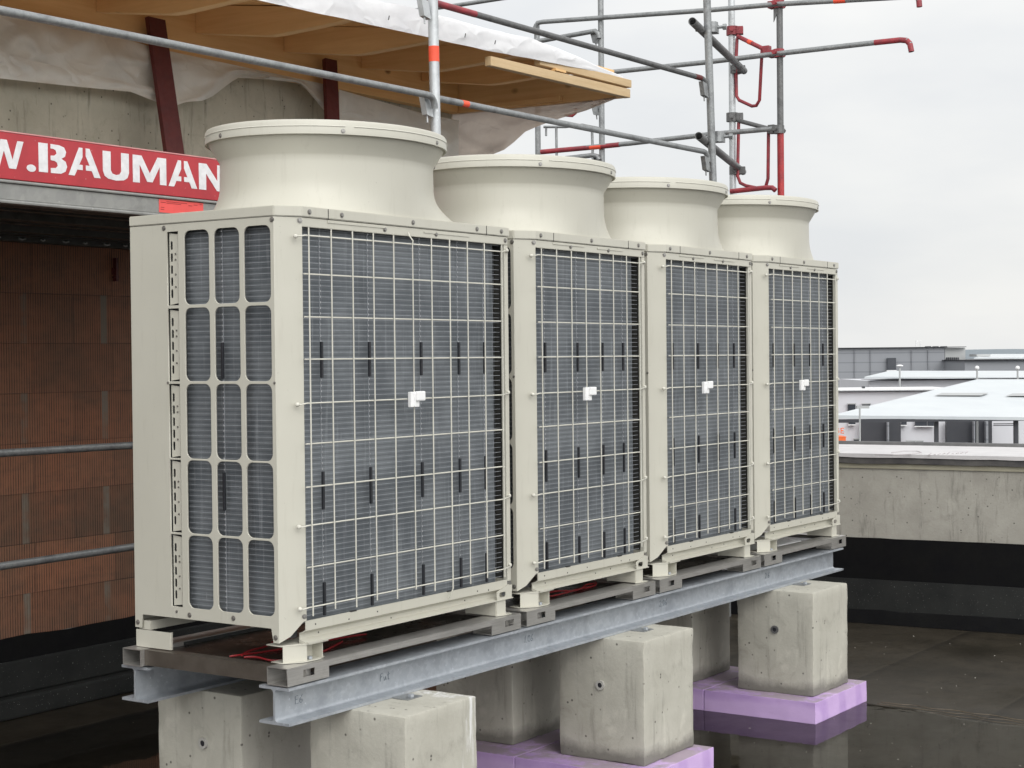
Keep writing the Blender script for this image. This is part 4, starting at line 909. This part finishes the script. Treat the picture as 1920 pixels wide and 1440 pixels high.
# membrane
low = [(-3, 2.80), (1.0, 2.985), (2.07, 3.022), (2.95, 3.043), (3.77, 3.062), (4.25, 3.070), (4.7, 3.085), (5.1, 3.093), (5.5, 3.10), (XE-.08, 3.098)]
def lerp(tab, x):
    for (a, za), (b, zb) in zip(tab, tab[1:]):
        if x <= b: return za+(zb-za)*(x-a)/(b-a)
    return tab[-1][1]
hgt = [(-3, .16), (3.3, .155), (4.2, .15), (4.8, .135), (5.2, .10), (5.6, .05), (XE, .012)]
bm = bmesh.new(); prev = None; K = 220
for k in range(K+1):
    x = -3+(XE-.06+3)*k/K; z0 = lerp(low, x)+.004*mnoise.noise(Vector((x*4, 0, 0))); h = lerp(hgt, x); row = []
    yb = 2.115 if x < 4.3 else 2.115-.075*(x-4.3)/1.6
    for j in range(13):
        t = j/12
        if t < .5: y = yb-.004+.012*t; z = z0+h*t*2
        else: y = yb+.01+(t-.5)*2*1.5; z = z0+h+(t-.5)*2*.19-(.10 if h < .1 else .0)*(t-.5)*0
        nv = mnoise.noise(Vector((x*1.6, t*5, 3)))*.016+mnoise.noise(Vector((x*6, t*9, 8)))*.006
        row.append(bm.verts.new((x, y-abs(nv)*(1 if 0 < j else .3), z+(nv*.8 if j > 4 else 0))))
    if prev:
        for a, b, c, d_ in zip(prev, prev[1:], row[1:], row): bm.faces.new((a, d_, c, b))
    prev = row
rt_(mk('roof_membrane', bm, M['membrane'], rf, True, 60))
for x in (2.35, 3.25, 4.02, 4.35, 4.95, 5.35):
    bm = bmesh.new(); tube(bm, [(x, 2.09, lerp(low, x)+.045), (x+.003, 2.085, lerp(low, x)+.07)], .004, 5); rt_(mk('nail', bm, M['tubedark'], rf))
# red-brown steel struts
for i, (a, b, w2, l) in enumerate((((330, 290), (294, 34), .075, 'broad dark red steel strut in front of the concrete, nearer to the sign board'), ((626, 235), (621, 111), .066, 'dark red steel strut behind the nearest fan cowl, right of the other'))):
    p, q = on('y', 3.30, *a), on('y', 3.42, *b); d_ = (p-q)*.75; o = tag(empty('steel_strut', p), l, 'steel strut', 'dark red steel struts carrying the roof'); bm = bmesh.new()
    thick(bm, ((p+d_)-Vector((w2, 0, 0)), (p+d_)+Vector((w2, 0, 0)), q+Vector((w2*.93, 0, 0)), q-Vector((w2*.93, 0, 0))), -.03); m_ = mk('strut_bar', bm, M['oxide'], o); m_.data.transform(Matrix.Translation(-p))
# builder's film hanging over the concrete
def filmsheet(name, top, bot, yf, label, mat, n=70, rows=16, amp=.045, ax='y'):
    bm = bmesh.new(); prev = None
    xs = [bot[0][0]+(bot[-1][0]-bot[0][0])*k/n for k in range(n+1)]
    for px in xs:
        tp, bt_ = lerp(top, px), lerp(bot, px); row = []
        for j in range(rows+1):
            t = j/rows; py = tp+(bt_-tp)*t
            nz = mnoise.noise(Vector((px*.012, t*2.2, 2)))*1.0+abs(mnoise.noise(Vector((px*.015+t*1.0, t*1.2+px*.004, 5))))*.9+mnoise.noise(Vector((px*.05, t*3, 9)))*.10
            r1 = 1-abs(mnoise.noise(Vector((px*.008+t*1.2, t*.5-px*.003, 21))))*7; r2_ = 1-abs(mnoise.noise(Vector((px*.011-t*1.3, t*.7, 33))))*8
            off = yf-amp*(nz+.4+max(0, r1)*.8+max(0, r2_)*.5)*min(1, .25+t*1.5)
            row.append(bm.verts.new(on(ax, off, px, py)))
        if prev:
            for a, b, c, d_ in zip(prev, prev[1:], row[1:], row): bm.faces.new((a, b, c, d_))
        prev = row
    return tag(mk(name, bm, mat, None, True, 80), label, 'plastic sheet', 'plastic sheets hanging from the roof')
filmsheet('plastic_sheet', [(-60, 2), (0, 18), (120, 40), (300, 92), (637, 164)], [(-60, 142), (0, 146), (140, 161), (245, 171), (300, 192), (326, 199), (350, 191), (380, 189), (400, 180), (425, 160), (445, 146), (500, 149), (560, 155), (575, 168), (600, 198), (622, 224)], 3.46, 'grey translucent film draped over the stained concrete, between and left of the red struts', M['film'])
filmsheet('plastic_sheet', [(-60, 86), (0, 100), (300, 168)], [(-60, 143), (0, 147), (140, 162), (245, 172), (298, 193)], 3.42, 'folded lower strip of lighter film at the far left', M['film'], 40, 6, .02)
filmsheet('plastic_sheet', [(636, 168), (700, 186), (790, 212), (860, 226)], [(636, 300), (700, 305), (860, 310)], 3.38, 'pale film hanging behind the taped post and the nearest fan cowl', M['film'], 40, 14, .03)
filmsheet('plastic_sheet', [(815, 186), (870, 205), (950, 196), (1050, 190), (1155, 175)], [(815, 318), (870, 315), (925, 289), (945, 281), (962, 268), (985, 247), (1010, 236), (1050, 222), (1100, 207), (1155, 185)], XE-.02, 'film tinted beige by painted backlight, hanging under the end of the wooden roof, torn into a curve', M['filmend'], 60, 14, .05, 'x')
# ================================================================== DISTANT BUILDINGS
def V2(p): return Vector((p.x, p.y, 0))
hz_dir = Vector((fw.x, fw.y, 0)).normalized(); hr = Vector((hz_dir.y, -hz_dir.x, 0))
def dbox(bm, a, b, z0, z1, depth, toward=hz_dir):
    a, b = Vector((a.x, a.y, 0)), Vector((b.x, b.y, 0)); v = []
    for p in (a, b):
        for d_ in (0, depth):
            for z in (z0, z1): v.append(bm.verts.new((p+toward*d_)+Vector((0, 0, z))))
    for f in ((0, 1, 3, 2), (4, 6, 7, 5), (0, 4, 5, 1), (2, 3, 7, 6), (0, 2, 6, 4), (1, 5, 7, 3)): bm.faces.new([v[i] for i in f])
    bmesh.ops.recalc_face_normals(bm, faces=bm.faces)
def dpart(name, px0, px1, py0, py1, t, depth, mat, parent, base=None, dt=0):
    a, b = far(px0, py0, t+dt), far(px1, py0, t+dt); c = far(px0, py1, t+dt)
    bm = bmesh.new(); dbox(bm, a, b, base if base is not None else c.z, (a.z+b.z)/2, depth); o = mk(name, bm, mat, parent); 
    if parent: o.data.transform(Matrix.Translation(-Vector(parent.location)))
    return o
grey = newmat('grey_panel_cladding'); m_, t_, b_ = grey
s_ = N(t_, 'ShaderNodeSeparateXYZ'); t_.links.new(coords(t_), s_.inputs[0]); ln = math_(t_, 'FRACT', math_(t_, 'MULTIPLY', s_.outputs[2], 1.35)); l2 = ramp(t_, ln, ((0, 1), (.10, 1), (.14, 0)))
setc(t_, b_, mix(t_, l2, (.25, .26, .28), (.18, .19, .21))); b_.inputs['Roughness'].default_value = .6; M['grey'] = m_
M['lgrey'] = simple('pale_grey_cladding', (.42, .43, .43), (.38, .39, .39), .6, 0, .5)
M['white'] = simple('white_render', (.62, .62, .65), (.58, .58, .61), .7, 0, .4)
def wroof():
    m, t, b = newmat('white_metal_roof'); v = coords(t); setc(t, b, mix(t, ramp(t, noisef(t, v, .5, 4), ((.35, 0), (.65, 1))), (.58, .61, .62), (.53, .56, .58))); b.inputs['Roughness'].default_value = .4; return m
M['wroof'] = wroof(); M['win'] = simple('dark_window', (.05, .055, .065), (.03, .035, .045), .15, 0, .5); M['dkfr'] = simple('dark_steel', (.045, .047, .055), (.03, .032, .04), .5, 0, .5)
M['frame'] = simple('white_window_frame', (.8, .8, .8), (.75, .75, .75), .5); M['orange'] = simple('orange_paint', (.85, .17, .03), (.75, .13, .03), .5)
def dthing(name, px, py, t, label, cat): p = far(px, py, t); return tag(empty(name, (p.x, p.y, GZ)), label, cat)
# grey panel building
A_ = dthing('office_building', 1690, 720, 130, 'grey panelled flat-roofed building, tallest on the horizon', 'building')
dpart('facade', 1535, 1771, 653, 0, 130, 25, M['grey'], A_, GZ); dpart('pale_end_block', 1771.6, 1810, 652, 0, 130.2, 25, M['lgrey'], A_, GZ)
dpart('roof_edge', 1535, 1812, 651, 653.5, 130, 25.5, M['dkfr'], A_, dt=-.3)
for x in (1602, 1632, 1709, 1740): dpart('panel_joint', x, x+.5, 656, 760, 130, .1, M['grey'], A_, dt=-.12)
wn = dpart('window', 1664, 1680, 671, 694, 130, .3, M['win'], A_, dt=-.35); dpart('window_sill', 1663, 1681, 694, 696, 130, .3, M['frame'], A_, dt=-.5)
for k in range(7): dpart('louvre_slat', 1775+k*3.6, 1776.6+k*3.6, 670, 692, 130.2, .2, M['dkfr'], A_, dt=-.3)
for x0, x1 in ((1740, 1746), (1754, 1760), (1769, 1776)): dpart('roof_vent', x0, x1, 649, 652, 131, 1, M['dkfr'], A_)
dpart('antenna', 1717.5, 1718.3, 639, 652, 133, .1, M['frame'], A_); dpart('antenna', 1725.5, 1726.3, 640, 652, 133, .1, M['frame'], A_); dpart('antenna', 1717, 1727, 639, 640, 133, .1, M['frame'], A_)
# low grey building at right
Bb = dthing('warehouse', 1870, 720, 124, 'low grey building with a white roof at the right edge of the horizon', 'building')
dpart('facade', 1809, 2100, 675, 0, 124, 25, M['grey'], Bb, GZ); dpart('eave', 1808, 2100, 673.5, 675.5, 124, 25, M['dkfr'], Bb, dt=-.4)
bm = bmesh.new(); q = [far(1826, 673, 126), far(2100, 673, 126), far(2100, 666, 134), far(1860, 666, 134)]; thick(bm, q, .1); o = mk('roof', bm, M['wroof'], Bb); o.data.transform(Matrix.Translation(-Vector(Bb.location)))
dpart('roof_box', 1831, 1857, 664, 668.5, 128, 2, M['lgrey'], Bb)
# ridged white roof building
Cc = dthing('low_hall', 1760, 740, 98, 'white hall with a low ribbed white roof, in the middle distance', 'building')
bm = bmesh.new(); q = [far(1621, 709.5, 98), far(2150, 711, 98), far(2150, 698, 108), far(1668, 698, 108)]; thick(bm, q, .1); o = mk('roof', bm, M['wroof'], Cc); o.data.transform(Matrix.Translation(-Vector(Cc.location)))
dpart('eave', 1621, 2150, 709.5, 711.5, 98, 1, M['dkfr'], Cc, dt=-.3); dpart('facade', 1630, 2150, 711.6, 0, 98.4, 9, M['white'], Cc, GZ); dpart('dark_recess', 1835, 2150, 712, 716, 98.2, .2, M['dkfr'], Cc, dt=-.2)
# white rendered building behind the canopy
Dd = dthing('white_building', 1640, 800, 84, 'white rendered two storey building behind the open canopy', 'building')
dpart('facade', 1535, 2100, 733, 0, 84, 2.5, M['white'], Dd, GZ); dpart('roof_edge', 1535, 1774, 728, 732.5, 84, 2.8, M['frame'], Dd, dt=-.2); dpart('roof_gutter', 1560, 1774, 732.6, 734, 84, .3, M['lgrey'], Dd, dt=-.3)
dpart('chimney_cap', 1618, 1622, 724.5, 728, 84, .3, M['dkfr'], Dd)
for x0, x1, y0, y1 in ((1590, 1604, 758, 772), (1617, 1632, 758, 766), (1592, 1604, 790, 796), (1690, 1700, 790, 797), (1716, 1738, 790, 799), (1740, 1752, 790, 799), (1601, 1611, 824, 830), (1700, 1716, 828, 834), (1718, 1731, 828, 836)):
    wdw = dpart('window', x0, x1, y0, y1, 84, .1, M['win'], Dd, dt=-.15); dpart('window_frame', x0-1, x1+1, y0-2, y0, 84, .1, M['lgrey'], Dd, dt=-.2); dpart('window_sill', x0-1, x1+1, y1, y1+1.6, 84, .2, M['frame'], Dd, dt=-.3)
dpart('open_bay', 1616, 1689, 790, 834, 84, .3, M['dkfr'], Dd, dt=-.5); dpart('open_bay', 1775, 1860, 790, 842, 84, .3, M['dkfr'], Dd, dt=-.5)
dpart('bay_post', 1664, 1667, 790, 834, 84, .3, M['grey'], Dd, dt=-.9); dpart('bay_post', 1849, 1853, 790, 842, 84, .3, M['grey'], Dd, dt=-.9)
dpart('bay_post', 1826, 1828, 790, 842, 84, .3, M['grey'], Dd, dt=-.9)
dpart('pipe_rack', 1838, 1858, 833, 836, 84, .3, M['lgrey'], Dd, dt=-.9)
# canopy with hipped white roof
Ee = dthing('open_canopy', 1700, 790, 62, 'large open canopy with a bright white hipped metal roof on dark posts', 'canopy')
bm = bmesh.new(); q = [far(1558, 784.5, 62), far(2200, 791, 62), far(2200, 716, 74), far(1832, 716, 74)]; thick(bm, q, .12)
o = mk('roof', bm, M['wroof'], Ee); o.data.transform(Matrix.Translation(-Vector(Ee.location)))
for x0, x1, y0, y1, t0, t1 in ((1752, 1850, 746, 741, 67.8, 68.8), (1885, 2000, 747, 742, 67.8, 68.8)):
    bm = bmesh.new(); q = [far(x0, y0, t0), far(x1-10, y0, t0), far(x1+4, y1, t1), far(x0+14, y1, t1)]
    bm.faces.new([bm.verts.new(p+Vector((0, 0, .10))) for p in q]); o = mk('rooflight', bm, M['lgrey'], Ee); o.data.transform(Matrix.Translation(-Vector(Ee.location)))
a, b = far(1558, 786.5, 62), far(2200, 792.5, 62)
bm = bmesh.new(); dbox(bm, a, b, a.z-.12, a.z-.0, .15); o = mk('eave_gutter', bm, M['dkfr'], Ee); o.data.transform(Matrix.Translation(-Vector(Ee.location)))
for x, w_ in ((1753, 7), (1902, 7)): dpart('post', x, x+w_, 788, 0, 62, .15, M['dkfr'], Ee, GZ, dt=.4)
for y in (789, 791.5): dpart('tie_bar', 1562, 1612, y+.4, y+1.4, 62, .05, M['dkfr'], Ee, dt=.5)
for x0, x1, y in ((1863, 1902, 794), (1863, 1902, 797)): dpart('tie_bar', x0, x1, y, y+1.6, 62, .05, M['dkfr'], Ee, dt=.5)
# street lamps and vents
def lamp(px, pt, t, label, head):
    p = far(px, pt, t); o = tag(empty('street_lamp', (p.x, p.y, GZ)), label, 'street lamp', 'distant lamp posts'); L = p.z-GZ
    bm = bmesh.new(); tube(bm, [(0, 0, 0), (0, 0, L)], .05*t/62, 8, True, .035*t/62); mk('lamp_post', bm, M['lgrey'], o)
    bm = bmesh.new()
    if head == 'arm': dbox(bm, hr*-.10, hr*.35, L-.02, L+.08, .2); mk('lamp_head', bm, M['lgrey'], o)
    else:
        bmesh.ops.create_uvsphere(bm, u_segments=12, v_segments=8, radius=.085*t/62*(1 if head == 'ball' else 1.2), matrix=Matrix.Translation((0, 0, L)) @ Matrix.Diagonal((1.3 if head == 'flat' else 1, 1.3 if head == 'flat' else 1, 1 if head != 'flat' else .45, 1))); mk('lamp_head', bm, M['frame'], o, True)
lamp(1612, 765, 60, 'grey lamp post in front of the canopy, left end', 'arm'); lamp(1832, 690, 76, 'grey post with a round head behind the canopy ridge', 'ball')
lamp(1908, 690, 78, 'thin grey post near the right edge behind the canopy ridge', 'ball'); lamp(1687, 686, 90, 'pale flat-headed lamp above the ribbed roof', 'flat')
# orange letters on the white wall and orange machine
sg = dthing('wall_sign', 1575, 808, 83, 'orange letters on the white wall beside the far unit', 'sign')
def dstroke(p, px, py, s, t):
    bm = bmesh.new()
    for st_ in p: tube(bm, [far(px+u*s, py-v*s, t) for u, v in st_], 1.15*t/F, 5)
    o = mk('sign_letter', bm, M['orange'], sg); o.data.transform(Matrix.Translation(-Vector(sg.location)))
dstroke([[(.55, .85), (.3, 1), (.05, .7), (.05, .3), (.3, 0), (.55, .15), (.55, .5), (.35, .5)]], 1568, 812, 9, 83.3)
dstroke([[(.6, 1), (0, 1), (0, 0), (.6, 0)], [(0, .5), (.5, .5)]], 1577, 812, 9, 83.3)
dstroke([[(0, 0), (0, 1), (.4, 1), (.5, .7), (.4, .5), (0, .5), (.5, 0)]], 1559, 812, 9, 83.3); dstroke([[(0, 0), (.3, 1), (.6, 0)], [(.15, .4), (.45, .4)]], 1551, 812, 9, 83.3)
og = dthing('orange_container', 1578, 830, 80, 'small orange container low beside the far unit', 'container'); dpart('container_body', 1556, 1586, 820, 0, 80, 1.2, M['orange'], og, GZ); dpart('container_lid', 1555, 1587, 818.8, 820, 80, 1.3, M['orange'], og)
# hills
def hills(name, t, tab, col):
    m = simple(name+'_colour', col, tuple(x*.9 for x in col), .9, 0, .004); bm = bmesh.new(); prev = None
    for k in range(81):
        px = -300+k*35; py = lerp(tab, px)+1.2*mnoise.noise(Vector((px*.01, t, 0))); p = far(px, py, t); g = Vector((p.x, p.y, GZ-1)); b_ = bm.verts.new(g); c_ = bm.verts.new(p); q = p+hz_dir*t*.15; d_ = bm.verts.new(q); e_ = bm.verts.new(Vector((q.x, q.y, GZ-1))); row = (b_, c_, d_, e_)
        if prev:
            for i in range(3): bm.faces.new((prev[i], row[i], row[i+1], prev[i+1]))
        prev = row
    return tag(mk(name, bm, m), None, kind='structure')
hills('distant_hills', 2600, [(-400, 668), (1400, 672), (1800, 656), (1850, 655), (1920, 654), (2500, 660)], (.30, .34, .37))
